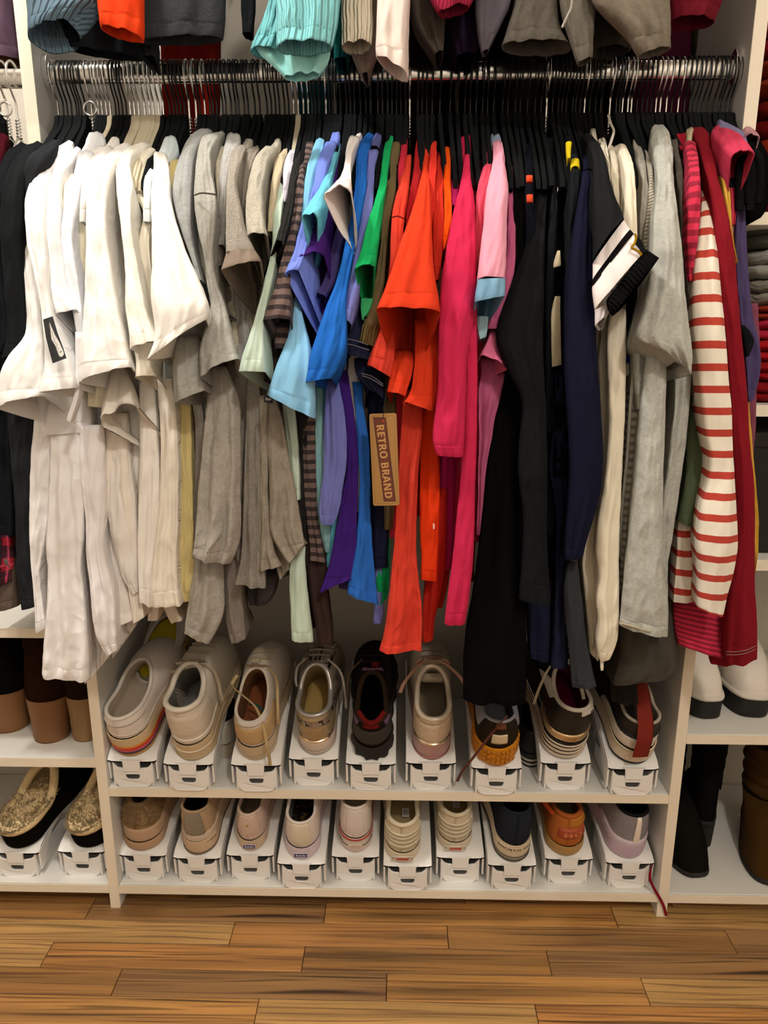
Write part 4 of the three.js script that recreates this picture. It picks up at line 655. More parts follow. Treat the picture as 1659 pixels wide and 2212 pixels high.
SL('e', [-.01, .10, .14, .15, .15, .14, .13], [[985, 1110, 20], [1010, 1165, 80], [1050, 1190, 170], [1095, 1202, 290], [1130, 1222, 430], [1160, 1272, 600], [1182, 1312, 750], [1200, 1342, 900], [1222, 1372, 1120], [1242, 1392, 1400], [1262, 1412, 1600], [1290, 1432, 1850], [1312, 1462, 2100], [1332, 1482, 2400], [1346, 1496, 2700], [1370, 1532, 3000], [1382, 1542, 3300], [1362, 1538, 3600], [1322, 1534, 3900], [1292, 1552, 4200], [1290, 1558, 4450], [1292, 4600, 1556, 4545]], { nf: 2, D: .09, wr: .6, hem: .03 });
BO('e', [.10, .10], [[1200, 1500, 4400], [1180, 1510, 4500], [1162, 4610, 1480, 4610]], { D: .06 });
for (const dy of [0, 26]) mesh('topstitch', tube([[1300, 4510 + dy], [1380, 4512 + dy], [1470, 4498 + dy], [1552, 4462 + dy]].map(([x, y], i) => atZ(1244 + x / 4, 280 + y / 4, .138 + .017 * Math.sin((i + .3) / 3.6 * 3.14))), .0007, 24, 5), fab('#d8b8b4'), wear);
tee('mustard yellow tee showing as a slim curve beside the maroon sweater', fab('#c79a3c'));
SL('e', [.0, .09, .12, .125], [[1165, 1205, 80], [1198, 1250, 210], [1240, 1302, 400], [1270, 1337, 560], [1292, 1342, 720], [1320, 1348, 870], [1370, 1400, 1150]], { nf: 1 });
BO('e', [.09, .10], [[1410, 1450, 1650], [1440, 1485, 2050], [1470, 1495, 2350], [1500, 1540, 2900], [1540, 1582, 3350], [1540, 1578, 3600], [1536, 3830, 1552, 3830]], { D: .06, nf: 1 });
tee('rose pink tee with a cap sleeve open at the far right', fab('#c23a56'));
SL('e', [-.02, .06, .10, .13], [[1180, 1270, 5], [1160, 1345, 50], [1185, 1440, 110], [1255, 1500, 180], [1330, 260, 1540, 240]], { nf: 2, D: .05, hem: 0, lip: [.004, .016, -.01] });
BO('e', [.07, .09, .10], [[1270, 1400, 230], [1300, 1405, 330], [1322, 1425, 430], [1338, 1430, 520], [1345, 1395, 660], [1350, 1375, 820]], { D: .1, nf: 2 });
tee('lavender tee with a peaked collar behind the rose pink one', fab('#7e7a9c'));
SL('e', [-.03, .02, .05, .07], [[1215, 1275, -60], [1215, 1330, -20], [1270, 1420, 30], [1370, 1470, 80], [1430, 1490, 140]], { nf: 1, D: .05, hem: 0 });
tee('pale pink tee, its shoulder the last one before the right panel', fab('#b98a94'));
SL('e', [-.02, .06], [[1440, 1530, 12], [1415, 1565, 50], [1440, 95, 1585, 80]], { nf: 1, D: .06, hem: 0 });
garment('dress', 'purple dress with a dark opening, last garment on the rod', 'dress', fab('#4a4066', 'smooth'));
BO('e', [.08, .09, .10, .10], [[1395, 1462, 650], [1375, 1472, 900], [1382, 1482, 1150], [1402, 1505, 1400], [1425, 1532, 1650], [1452, 1590, 1850], [1472, 1602, 2050], [1482, 1570, 2200], [1490, 2355, 1540, 2320]], { D: .1, nf: 1.5 });
piece('black_panel', 'e', [.115, .12], [[1420, 1460, 1690], [1440, 1545, 1800], [1450, 1540, 1860], [1465, 1960, 1490, 1960]], { D: .02, hem: 0, mat: blackCloth });
tee('mauve tee hanging lowest beside the right panel', fab('#7a4255'));
BO('e', [.06, .065], [[1490, 1570, 1500], [1520, 1590, 1800], [1480, 1560, 2250], [1480, 1556, 2500], [1495, 1540, 2750], [1505, 2960, 1525, 2960]], { D: .1, nf: 1 });
garment('tote_bag', 'black padded tote with looped straps hanging at the right end', 'bag', fab('#0a0b0b', 'smooth'));
BO('e', [.05, .06, .065], [[1480, 1590, 90], [1475, 1650, 180], [1440, 1680, 320], [1440, 1680, 560], [1470, 1650, 700], [1500, 775, 1600, 760]], { D: .08, D0: .06, nf: 2 });
for (const [x0, x1, y0, y1] of [[1415, 1520, 240, 700], [1490, 1590, 200, 640]]) mesh('strap', tube([[x0, y1], [x0 - 4, (y0 + y1) / 2], [x0 + 10, y0 + 40], [(x0 + x1) / 2, y0], [x1 - 10, y0 + 60], [x1, (y0 + y1) / 2], [x1 - 20, y1]].map(([x, y]) => atZ(1244 + x / 4, 280 + y / 4, .10)), .006, 40, 10), fab('#121313', 'smooth'), wear);
finishBodies();
// ---------------------------------------------------------------- rod and hangers
const RY = 1.532, RZ = -.04;
function rodThing(label, x0, x1, y, z) {
  const o = thing('clothes_rod', label, 'rod', [(x0 + x1) / 2, y, z]);
  const s = new THREE.Shape(); s.absellipse(0, 0, .0075, .0145, 0, Math.PI * 2); const g = new THREE.ExtrudeGeometry(s, { depth: x1 - x0, bevelEnabled: false, curveSegments: 32 }); g.rotateY(Math.PI / 2); g.translate(-(x1 - x0) / 2, 0, 0);
  mesh('bar', g, chrome, o);
  for (const e of [-1, 1]) { const f = new THREE.Shape(); f.absellipse(0, .004, .013, .024, 0, Math.PI * 2); const q = new THREE.ExtrudeGeometry(f, { depth: .006, bevelEnabled: true, bevelSize: .001, bevelThickness: .001, bevelSegments: 2, curveSegments: 24 }); q.rotateY(Math.PI / 2); q.translate(e * (x1 - x0) / 2 - (e > 0 ? .007 : -.001), 0, 0); mesh('end_bracket', q, chrome, o); }
}
rodThing('chrome oval rod carrying the crowded hangers in the middle bay', IL, IR, RY, RZ);
rodThing('chrome oval rod in the left bay, mostly out of the picture', BL, -HW, RY - .006, RZ);
rodThing('chrome oval rod above the picture, carrying the upper clothes', IL, IR, 2.06, -.02);
// hanger prototypes; origin where the hook rests on the rod
function hookPath(drop = .072, r = .0195) { const p = []; for (let a = -20; a <= 180; a += 20) { const t = a * Math.PI / 180; p.push([0, r * Math.sin(t) - .002, -r * Math.cos(t)]); } p.push([0, -.016, .018], [0, -.030, .009], [0, -.040, .001], [0, -.052, 0], [0, -drop, 0]); return p; }
function hangerBody(t, mat, o, wid = .205) {
  const s = new THREE.Shape(), y0 = -.070, top = [[.008, .006], [.013, -.006], [.022, -.016], [.045, -.034], [.07, -.055], [.10, -.082], [.128, -.110], [.132, -.121], [.124, -.124], [.095, -.100], [.066, -.073], [.040, -.052]];
  top.forEach(([z, y], i) => i ? s.lineTo(z, y0 + y) : s.moveTo(z, y0 + y)); top.slice().reverse().forEach(([z, y]) => s.lineTo(-z, y0 + y)); wid = .135;
  const g = new THREE.ExtrudeGeometry(s, { depth: t, bevelEnabled: true, bevelSize: .0012, bevelThickness: .0012, bevelSegments: 2, curveSegments: 10 }); g.translate(0, 0, -t / 2); g.rotateY(-Math.PI / 2);
  mesh('shoulders', g, mat, o);
  mesh('trouser_bar', tube([[0, y0 - .119, -wid + .008], [0, y0 - .128, -.10], [0, y0 - .128, .10], [0, y0 - .119, wid - .008]], .003, 12, 6), mat, o);
}
const velvet = new THREE.MeshPhysicalMaterial({ color: col([.010, .011, .012]), roughness: 1, sheen: .08, sheenRoughness: .5, sheenColor: col([.05, .05, .06]), specularIntensity: .05 }), ivory = new THREE.MeshPhysicalMaterial({ color: col('#c9bfa6'), roughness: .9, sheen: .3, sheenColor: col('#fff0d8'), specularIntensity: .2 });
const GRP = { b: 'black velvet hangers crowded on the chrome rod', c: 'black velvet hangers with shiny chrome hooks', i: 'ivory padded hangers with chrome hooks' };
function makeHanger(kind) {
  const o = thing({ b: 'velvet_hanger', c: 'velvet_hanger', i: 'ivory_hanger', w: 'wire_hanger' }[kind], { b: 'black velvet hanger with a dark wire hook on the crowded rod', c: 'black velvet hanger with a bright chrome hook on the crowded rod', i: 'ivory velvet hanger with chrome hook among the black ones' }[kind], 'hanger', [0, RY + .0005, RZ], GRP[kind]);
  mesh('hook', tube(hookPath(), kind === 'b' ? .0015 : .0017, 40, 6), kind === 'b' ? blackWire : chrome, o);
  hangerBody(kind === 'i' ? .0075 : .0045, kind === 'i' ? ivory : velvet, o, .203);
  mesh('neck', new THREE.CylinderGeometry(.0035, .0055, .012, 12).translate(0, -.066, 0), kind === 'i' ? ivory : velvet, o);
  return o;
}
const proto = {};
const spots = [];
const addHooks = (kind, ...xs) => xs.forEach(x => spots.push([kind, x]));
addHooks('c', 127); addHooks('b', 140, 147, 157, 166, 172, 178, 187); addHooks('c', 215, 222, 231); addHooks('i', 240); addHooks('b', 252, 259, 266, 274); addHooks('c', 284); addHooks('i', 292, 302, 314, 325, 333, 344); addHooks('c', 355);
addHooks('b', 367, 377, 384, 392, 400, 433); addHooks('c', 444); addHooks('b', 455, 462, 470, 482, 490, 501, 510, 517, 529, 537, 552, 562, 577, 587, 596, 604, 616, 624); addHooks('c', 635); addHooks('i', 645); addHooks('c', 656, 667); addHooks('b', 675, 682, 692); addHooks('c', 705);
addHooks('b', 712, 720, 727, 737, 749, 757, 767, 779, 790, 802, 816, 827, 837, 847, 857, 865, 876, 902, 912, 921, 934, 950); addHooks('b', 972, 988, 1003, 1014, 1028, 1042, 1052, 1065, 1085, 1096, 1112, 1122, 1138, 1155, 1168, 1192, 1205, 1212, 1222, 1235, 1242, 1252); addHooks('c', 1261); addHooks('b', 1272, 1284, 1296, 1328, 1336); addHooks('c', 1343, 1353, 1361); addHooks('b', 1374, 1384, 1394, 1404); addHooks('c', 1414, 1424, 1436); addHooks('b', 1449); addHooks('c', 1462); addHooks('b', 1476, 1486, 1496, 1506, 1516, 1526, 1539, 1549, 1556, 1566, 1574, 1584);
for (const [k, px] of spots) {
  let o; if (!proto[k]) o = proto[k] = makeHanger(k); else { o = proto[k].clone(); o.name = numbered(proto[k].name.replace(/_\d+$/, '')); scene.add(o); }
  o.position.x = atZ(px, 258, RZ).x; o.rotation.y = rr(-.05, .05); o.rotation.z = rr(-.012, .012); o.rotation.x = rr(-.02, .02);
  if (k === 'i') o.userData = { label: 'ivory velvet hanger in the row of six ivory ones above the white shirts', category: 'hanger', group: GRP.i };
  if (px === 645) { o.userData = { label: 'single ivory hanger standing alone among black hangers left of the blue tees', category: 'hanger' }; }
  if (px === 240) { o.userData = { label: 'lone ivory hanger left of the row of six ivory hangers', category: 'hanger' }; }
}

// wire clip hangers with twisted necks
function wireHanger(px, label, loop, x = null, clips = true) {
  const o = thing('wire_hanger', label, 'hanger', [x ?? atZ(px, 258, RZ).x, RY + .001, RZ]);
  mesh('hook', tube(hookPath(.080), .0019, 44, 8), chrome, o);
  const tw = []; for (let i = 0; i <= 48; i++) { const a = i / 48 * Math.PI * 2 * 6; tw.push([.0032 * Math.cos(a), -.066 - .028 * i / 48, .0032 * Math.sin(a)]); }
  mesh('twisted_neck', tube(tw, .0014, 150, 6), chrome, o);
  if (loop) mesh('ring', new THREE.TorusGeometry(.010, .0016, 10, 32).translate(0, -.052, .006), chrome, o);
  mesh('frame', tube([[0, -.094, 0], [0, -.118, .03], [0, -.165, .09], [0, -.195, .125], [0, -.202, .115], [0, -.202, -.115], [0, -.195, -.125], [0, -.165, -.09], [0, -.118, -.03]], .0016, 80, 6, true), chrome, o);
  if (clips) for (const z of [.1, -.1]) mesh('clip', box(.012, .03, .014, 0, -.212, z * .9, .002), chrome, o);
  return o;
}
wireHanger(200, 'chrome wire clip hanger with a ring, above the white shirts', true);
wireHanger(410, 'left one of two twisted-neck chrome hangers above the grey sweatshirts', false);
wireHanger(425, 'right one of two twisted-neck chrome hangers above the grey sweatshirts', false);
wireHanger(885, 'twisted-neck chrome hanger above the orange-red tees', false);
wireHanger(1179, 'twisted-neck chrome hanger above the black clothes', false);
wireHanger(1315, 'chrome hanger with a white ribbon loop above the cream tees', false);
wireHanger(18, 'chrome clip hanger with a ring in the left bay', true);
wireHanger(38, 'chrome clip hanger beside the left panel in the left bay', false);
for (const [px, k] of [[4, 0], [-10, 1], [-24, 2]]) { const o = proto.b.clone(); o.name = numbered('velvet_hanger'); o.position.x = atZ(px, 258, RZ).x; scene.add(o); o.userData = { label: 'black velvet hanger in the left bay beside the chrome clip hangers', category: 'hanger', group: 'black velvet hangers in the left bay' }; }
{ const o = thing('ribbon_loop', 'narrow white ribbon loop hanging over the cream tees', 'ribbon'); mesh('ribbon', flatTube([[1314, 248], [1320, 268], [1326, 282], [1322, 300], [1316, 318], [1312, 335]].map(([x, y], i) => atZ(x, y, .0 + i * .012)), .004, .0008, 30), std('#d8d3c8', .7), o); }

// ---------------------------------------------------------------- clothes of the upper rod: their lower ends show at the top of the picture
const UP = (name, label, category, mat, z, rows, o = {}) => {
  garment(name, label, category, mat); sewn.pop();
  const r0 = rows[0], cx = (r0[0] + r0[1]) / 2, hw = (r0[1] - r0[0]) / 2;
  return piece('lower_end', 'f', z, [[cx - hw * .7, cx + hw * .7, -520], [cx - hw, cx + hw, -250], ...rows], { D: .016, D0: .34, depthRow: .80, pinch: .12, nf: 3, ...o });
};
UP('sweater', 'blue-grey ribbed sweater hanging at the upper left corner', 'sweater', fab('#5f7584', 'wide'), [.08, .12, .13], [[60, 225, -80], [62, 212, -20], [64, 200, 20], [64, 52, 190, 12], [68, 92, 150, 48]], { lip: [.012, .008, -.02] });
UP('cardigan', 'black cardigan sagging low behind the blue-grey sweater', 'cardigan', blackCloth, [.05, .08, .08], [[110, 300, -60], [120, 310, 20], [130, 315, 80], [150, 108, 310, 130]]);
UP('shirt', 'orange-red shirt end hanging between dark sweaters at top left', 'shirt', fab('#d23a12', 'smooth'), [.10, .13, .135], [[212, 314, -60], [214, 312, 0], [217, 312, 40], [220, 64, 312, 88]], { nf: 2 });
UP('sweater', 'dark grey tweed knit sweater at the top left', 'sweater', fab('#3a3a3a', 'tweed'), [.07, .09, .09], [[295, 490, -60], [298, 488, 0], [300, 487, 40], [300, 486, 68], [300, 92, 482, 86]]);
{ piece('sleeve_end', 'f', [.06, .07], [[296, 345, 60], [298, 340, 95], [304, 125, 335, 122]], { D: .04, hem: 0 }); }
UP('belt', 'narrow black strap hanging by the grey tweed sweater', 'strap', blackCloth, [.06, .07], [[520, 552, -60], [521, 551, 20], [524, 74, 546, 73]], { D: .02, D0: .02 });
UP('sweater', 'turquoise ribbed sweater hanging lowest from the upper rod', 'sweater', fab('#86cdd2', 'wide'), [.11, .155, .16], [[598, 745, -60], [598, 735, 0], [598, 730, 60], [597, 100, 720, 98], [598, 108, 718, 105]], { nf: 2 });
piece('ribbed_flap', 'f', [.12, .13], [[590, 640, -40], [575, 630, 30], [548, 622, 90], [541, 112, 610, 115]], { D: .016, D0: .02, pinch: .1, mat: fab('#6fb4ba', 'wide') });
piece('inner_fold', 'f', [.12, .13, .135], [[545, 715, 95], [560, 714, 120], [590, 713, 138], [612, 166, 690, 160]], { D: .014, D0: .014, pinch: .1, mat: fab('#9fe0dd'), hem: 0, bulge: .12 });
UP('shirt', 'teal garment hanging behind the turquoise sweater', 'shirt', fab('#11605f'), [.02, .03], [[715, 760, -60], [718, 765, 60], [722, 130, 750, 125]], { D: .06 });
UP('sweater', 'cream ribbed sweater right of the turquoise one', 'sweater', fab('#cfc4ae', 'rib'), [.09, .12], [[735, 805, -60], [738, 805, 30], [738, 808, 70], [738, 103, 803, 100]], { nf: 2 });
UP('scarf', 'taupe pointed cloth corner below the cream ribbed sweater', 'scarf', fab('#7d7066'), [.06, .08], [[742, 840, -60], [745, 835, 70], [760, 812, 125], [782, 160, 796, 156]], { D: .04 });
UP('shirt', 'blush white shirt end hanging in the top middle', 'shirt', fab('#dccdc4', 'smooth'), [.10, .14, .145], [[815, 890, -60], [816, 884, 0], [813, 880, 60], [811, 878, 105], [812, 124, 878, 162]], { nf: 2, lip: [.01, .004, -.02] });
UP('scarf', 'grey-brown pointed cloth end right of the blush white shirt', 'scarf', fab('#453e38'), [.06, .08], [[880, 965, -60], [884, 963, 20], [892, 962, 60], [938, 118, 958, 108]], { D: .05 });  // from here right, most upper clothes carry the shade in darkened fabric colours
UP('sweater', 'bright coral-pink knit end at the top middle edge', 'sweater', fab('#a82a48', 'rib'), [.11, .12], [[920, 1032, -60], [924, 1028, 0], [945, 30, 1012, 18]], { nf: 2 });
UP('shirt', 'dark plum garment in the shadowed top middle', 'shirt', fab('#251a2e'), [.03, .04], [[955, 1040, -60], [960, 1040, 60], [985, 122, 1030, 118]], { D: .08 });
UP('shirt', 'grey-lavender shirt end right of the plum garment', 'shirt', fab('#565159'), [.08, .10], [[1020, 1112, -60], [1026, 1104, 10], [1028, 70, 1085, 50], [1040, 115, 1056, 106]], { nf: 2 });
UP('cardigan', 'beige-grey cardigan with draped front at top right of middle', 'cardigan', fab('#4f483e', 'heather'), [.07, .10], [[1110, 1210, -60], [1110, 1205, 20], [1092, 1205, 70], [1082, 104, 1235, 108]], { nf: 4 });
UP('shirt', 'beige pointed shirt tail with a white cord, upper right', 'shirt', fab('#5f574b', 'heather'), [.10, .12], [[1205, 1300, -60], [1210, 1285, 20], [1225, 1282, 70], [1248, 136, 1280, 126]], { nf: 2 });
mesh('cord', tube([[1236, -20], [1234, 15], [1224, 38], [1214, 60]].map(([x, y]) => atZ(x, y, .15)), .0016, 20, 8), fab('#d8d2c4'), wear);
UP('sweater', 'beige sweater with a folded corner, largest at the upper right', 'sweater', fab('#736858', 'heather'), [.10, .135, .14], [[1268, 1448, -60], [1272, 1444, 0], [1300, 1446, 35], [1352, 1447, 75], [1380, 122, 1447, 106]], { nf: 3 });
piece('back_fold', 'f', [.05, .06], [[1260, 1400, 0], [1262, 1390, 60], [1268, 115, 1360, 112]], { D: .02, D0: .03, mat: fab('#3c362d', 'heather') });  // fold colour darkened too, for the shade up here
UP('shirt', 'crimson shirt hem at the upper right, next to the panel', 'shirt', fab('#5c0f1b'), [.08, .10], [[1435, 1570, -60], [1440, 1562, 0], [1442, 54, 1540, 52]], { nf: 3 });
// long garments hanging far back, seen between the hooks
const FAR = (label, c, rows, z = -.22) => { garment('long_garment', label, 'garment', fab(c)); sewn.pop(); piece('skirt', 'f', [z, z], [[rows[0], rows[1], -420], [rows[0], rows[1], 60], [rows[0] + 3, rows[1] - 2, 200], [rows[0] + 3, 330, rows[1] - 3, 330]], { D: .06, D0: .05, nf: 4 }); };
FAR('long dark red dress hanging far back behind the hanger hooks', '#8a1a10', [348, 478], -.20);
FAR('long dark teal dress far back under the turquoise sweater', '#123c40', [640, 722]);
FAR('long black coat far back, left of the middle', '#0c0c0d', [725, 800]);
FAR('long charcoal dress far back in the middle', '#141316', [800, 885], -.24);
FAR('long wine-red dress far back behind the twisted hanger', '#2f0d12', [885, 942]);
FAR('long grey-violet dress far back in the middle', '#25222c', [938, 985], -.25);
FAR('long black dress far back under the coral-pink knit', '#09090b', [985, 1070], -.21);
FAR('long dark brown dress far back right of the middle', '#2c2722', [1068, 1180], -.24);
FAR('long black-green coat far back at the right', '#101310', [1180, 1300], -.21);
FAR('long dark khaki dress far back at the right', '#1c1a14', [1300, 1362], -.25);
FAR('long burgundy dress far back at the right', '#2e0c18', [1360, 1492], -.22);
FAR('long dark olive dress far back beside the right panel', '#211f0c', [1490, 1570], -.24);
// ---------------------------------------------------------------- shoe organisers
const DECKH = .061;
function makeOrganizer(label, slope, rear = .25) {
  const o = thing('shoe_organizer', label, 'shoe rack', [0, 0, 0]);
  const ext = (s, d) => new THREE.ExtrudeGeometry(s, { depth: d, bevelEnabled: true, bevelSize: .0009, bevelThickness: .0009, bevelSegments: 3, curveSegments: 10 });
  // front of the tray, with the thumb slot
  const w = .0385, s = new THREE.Shape(); s.moveTo(-w, .053); s.lineTo(-w + .0015, .018); s.quadraticCurveTo(-w + .003, 0, -w + .018, 0); s.lineTo(w - .018, 0); s.quadraticCurveTo(w - .003, 0, w - .0015, .018); s.lineTo(w, .053); s.quadraticCurveTo(w - .001, .046, w - .010, .0405); s.quadraticCurveTo(0, .0385, -w + .010, .0405); s.quadraticCurveTo(-w + .001, .046, -w, .053);
  const hole = new THREE.Path(); hole.moveTo(-.0145, .0285); hole.quadraticCurveTo(0, .0300, .0145, .0285); hole.quadraticCurveTo(.0155, .0165, .007, .0160); hole.lineTo(-.007, .0160); hole.quadraticCurveTo(-.0155, .0165, -.0145, .0285); s.holes.push(hole);
  const front = ext(s, .0024); front.translate(0, 0, -.0024);
  { const p = front.attributes.position; for (let k = 0; k < p.count; k++) p.setZ(k, p.getZ(k) - .10 * p.getX(k) ** 2 * 22); front.computeVertexNormals(); }
  mesh('tray_front', front, plastic, o);
  for (const e of [-1, 1]) {
    const q = new THREE.Shape(); q.moveTo(0, .002); q.lineTo(.12, .002); q.lineTo(.12, .040); q.lineTo(0, .046); q.lineTo(0, .002);
    for (let k = 0; k < 4; k++) { const h = new THREE.Path(), y = .010 + k * .0085; h.moveTo(.005, y); h.lineTo(.012, y + .0035); h.lineTo(.012, y + .0062); h.lineTo(.005, y + .0025); h.lineTo(.005, y); q.holes.push(h); }
    const g = ext(q, .002); g.rotateY(Math.PI / 2); g.translate(e * (w - .0012) - .001, 0, -.004); mesh('tray_side', g, plastic, o);
  }
  mesh('tray_floor', box(w * 2 - .004, .0025, .25, 0, .0018, -.13), plastic, o);
  // deck that carries the upper shoe
  const d = new THREE.Shape(), c = Math.cos(slope), n = Math.sin(slope), L = rear; const dk = [];
  const deck = grid(17, 21, (i, j) => { const u = i / 16 * 2 - 1, t = j / 20, edge = sm(.86, 1, Math.abs(u)); const lipF = t < .06 ? (1 - t / .06) ** 2 * .005 : 0; const hw = lerp(.0475, .043, sm(0, 1, t)); return [u * hw, DECKH + t * L * n + edge * .0015 - lipF - .002 * (1 - u * u), -t * L * c - .002, i / 16, t]; });
  const under = deck.clone(); under.translate(0, -.0028, 0); const ix = under.index.array; for (let k = 0; k < ix.length; k += 3) { const a = ix[k]; ix[k] = ix[k + 1]; ix[k + 1] = a; }
  mesh('deck', mergeGeometries([deck, under]), plastic, o);
  for (const e of [-1, 1]) {
    const q = new THREE.Shape(); q.moveTo(.002, DECKH - .002); q.lineTo(L * c, DECKH + L * n); q.lineTo(L * c, DECKH + L * n - .02); q.lineTo(.06, DECKH + .02 * n); q.lineTo(.03, DECKH - .022); q.lineTo(.012, .014); q.lineTo(.004, .014); q.lineTo(.001, DECKH - .010); q.lineTo(.002, DECKH - .002);
    const g = ext(q, .002); g.rotateY(Math.PI / 2); g.translate(e * .0462 - .001, 0, -.004); mesh('side_skirt', g, plastic, o);
  }
  const tb = new THREE.Shape(); tb.moveTo(-.0150, .037); tb.lineTo(.0150, .037); tb.lineTo(.0158, DECKH - .005); tb.quadraticCurveTo(.0165, DECKH - .001, .021, DECKH - .001); tb.lineTo(-.021, DECKH - .001); tb.quadraticCurveTo(-.0165, DECKH - .001, -.0158, DECKH - .005); tb.lineTo(-.0150, .037);
  const tg = ext(tb, .003); tg.translate(0, 0, .0002); mesh('tab', tg, plastic, o);
  mesh('rear_post', box(.05, DECKH + L * n * .86, .02, 0, (DECKH + L * n * .86) / 2, -L * c * .86, .004), plastic, o);
  return o;
}
const SLOPE1 = .40, SLOPE2 = .24, ORG = {};
const org1 = makeOrganizer('white plastic shoe organizer under the white clog with the rainbow sole', SLOPE1);
const org2 = makeOrganizer('white plastic shoe organizer under the tan fleece slipper', SLOPE2);
const used1 = {};
function placeOrg(key, px, py, row, label) {
  const src = row === 1 ? org1 : org2; let o;
  if (!used1[row === 1]) { o = src; used1[row === 1] = 1; } else { o = src.clone(); o.name = numbered('shoe_organizer'); scene.add(o); }
  const y = SHELF[row === 1 ? 'mid' : row === 3 ? 'lbottom' : 'bottom'] + .0004, p = atY(px, py, y); o.position.set(p.x, y, Math.min(p.z, .006)); o.userData = { label, category: 'shoe rack' };
  ORG[key] = o; return o;
}
const ww = 'white plastic shoe organizer under the ';
placeOrg('s1', 289, 1700, 1, ww + 'white clog with the rainbow sole');
placeOrg('s2', 408, 1711, 1, ww + 'cream chunky sneaker, brightest front tab of the upper row');
placeOrg('s3', 554, 1712, 1, ww + 'tan-heeled sneaker with loose laces');
placeOrg('s4', 678, 1696, 1, ww + 'silver snake-print sneaker');
placeOrg('s5', 801, 1707, 1, ww + 'black trail shoe with red trim');
placeOrg('s6', 930, 1705, 1, ww + 'champagne sneaker with a pink bow');
placeOrg('s7', 1071, 1717, 1, ww + 'shoe with the yellow sole');
placeOrg('s8', 1219, 1705, 1, ww + 'black sneaker with striped white sole');
placeOrg('s9', 1364, 1718, 1, ww + 'black-and-white sneaker beside the right panel');
placeOrg('A', 312, 1900, 2, ww + 'tan fleece slipper');
placeOrg('B', 428, 1906, 2, ww + 'beige suede slip-on');
placeOrg('C', 542, 1900, 2, ww + 'blush pink canvas shoe');
placeOrg('D', 652, 1919, 2, ww + 'lavender-white slip-on with leopard lining');
placeOrg('E', 768, 1903, 2, ww + 'white shoe with the red line');
placeOrg('F', 880, 1924, 2, ww + 'left one of the two off-white canvas sneakers');
placeOrg('G', 993, 1905, 2, ww + 'right one of the two off-white canvas sneakers');
placeOrg('H', 1104, 1922, 2, ww + 'navy slip-on with white rubber foxing');
placeOrg('I', 1226, 1908, 2, ww + 'orange shoe');
placeOrg('J', 1357, 1917, 2, ww + 'grey knit sneaker with the lavender sole');
placeOrg('L1', 40, 1894, 3, ww + 'left fleece slipper in the left bay');
placeOrg('L2', 180, 1892, 3, ww + 'right fleece slipper in the left bay');
// ---------------------------------------------------------------- shoes: heel towards the viewer (local origin under the heel, toe towards -z)
function lastOf(p) {   // outline of the sole and of the opening
  const N = 56, hw = p.hw, bw = p.bw ?? hw * 1.18, L = p.L;
  const ts = i => { const k = i <= N / 2 ? i / (N / 2) : (N - i) / (N / 2); return .5 - .5 * Math.cos(k * Math.PI); };
  const side = i => i === 0 || i === N / 2 ? 0 : i < N / 2 ? 1 : -1;
  const end = (t, a, b) => t < a ? Math.sqrt(Math.max(0, 1 - (1 - t / a) ** 2)) : t > 1 - b ? Math.sqrt(Math.max(0, 1 - ((t - 1 + b) / b) ** 2)) : 1;
  const O = [], C = [];
  for (let i = 0; i < N; i++) {
    const t = ts(i), s = side(i), w = lerp(hw, bw, sm(.25, .72, t)) * (1 - .07 * Math.exp(-(((t - .38) / .15) ** 2))) * end(t, .16, .26);
    O.push([s * w + .006 * sm(.3, 1, t) * (p.curve ?? 0), -t * L, t]);
    const cz = lerp(p.cz0 ?? -.008, p.cz1 ?? -.115, t), cw = (p.cw ?? hw * .66) * lerp(1, .82, t) * end(t, .34, .4);
    const y = t < .5 ? lerp(p.hb, p.hm ?? p.hb * .82, sm(0, .5, t)) : lerp(p.hm ?? p.hb * .82, p.hf ?? p.hb * 1.02, sm(.5, 1, t));
    C.push([s * cw, cz, y, t]);
  }
  return { N, O, C };
}
function shoeSurface(p) {
  const { N, O, C } = lastOf(p), hs = p.sole, spring = p.spring ?? .006;
  const S = (i, v0) => { const v = clamp(v0, 0, 1), dn = Math.min(0, v0) * .04, o = O[((i % N) + N) % N], c = C[((i % N) + N) % N], a = Math.pow(v, 1.35), b = 1 - Math.pow(1 - v, 1.55), puff = (p.puff ?? .05) * Math.sin(v * Math.PI); const ins = .94; return [lerp(o[0] * ins, c[0], a) * (1 + puff), lerp(hs + spring * sm(.6, 1, o[2]), c[2], b) + dn, lerp(o[1] * .985 - .004, c[1], a) + (o[2] < .5 ? puff * .012 * (1 - 2 * o[2]) : 0)]; };
  const Sf = (f, v) => { const i = Math.floor(f), q = f - i, A = S(i, v), B = S(i + 1, v); return [lerp(A[0], B[0], q), lerp(A[1], B[1], q), lerp(A[2], B[2], q)]; };
  return { N, O, C, S, Sf };
}
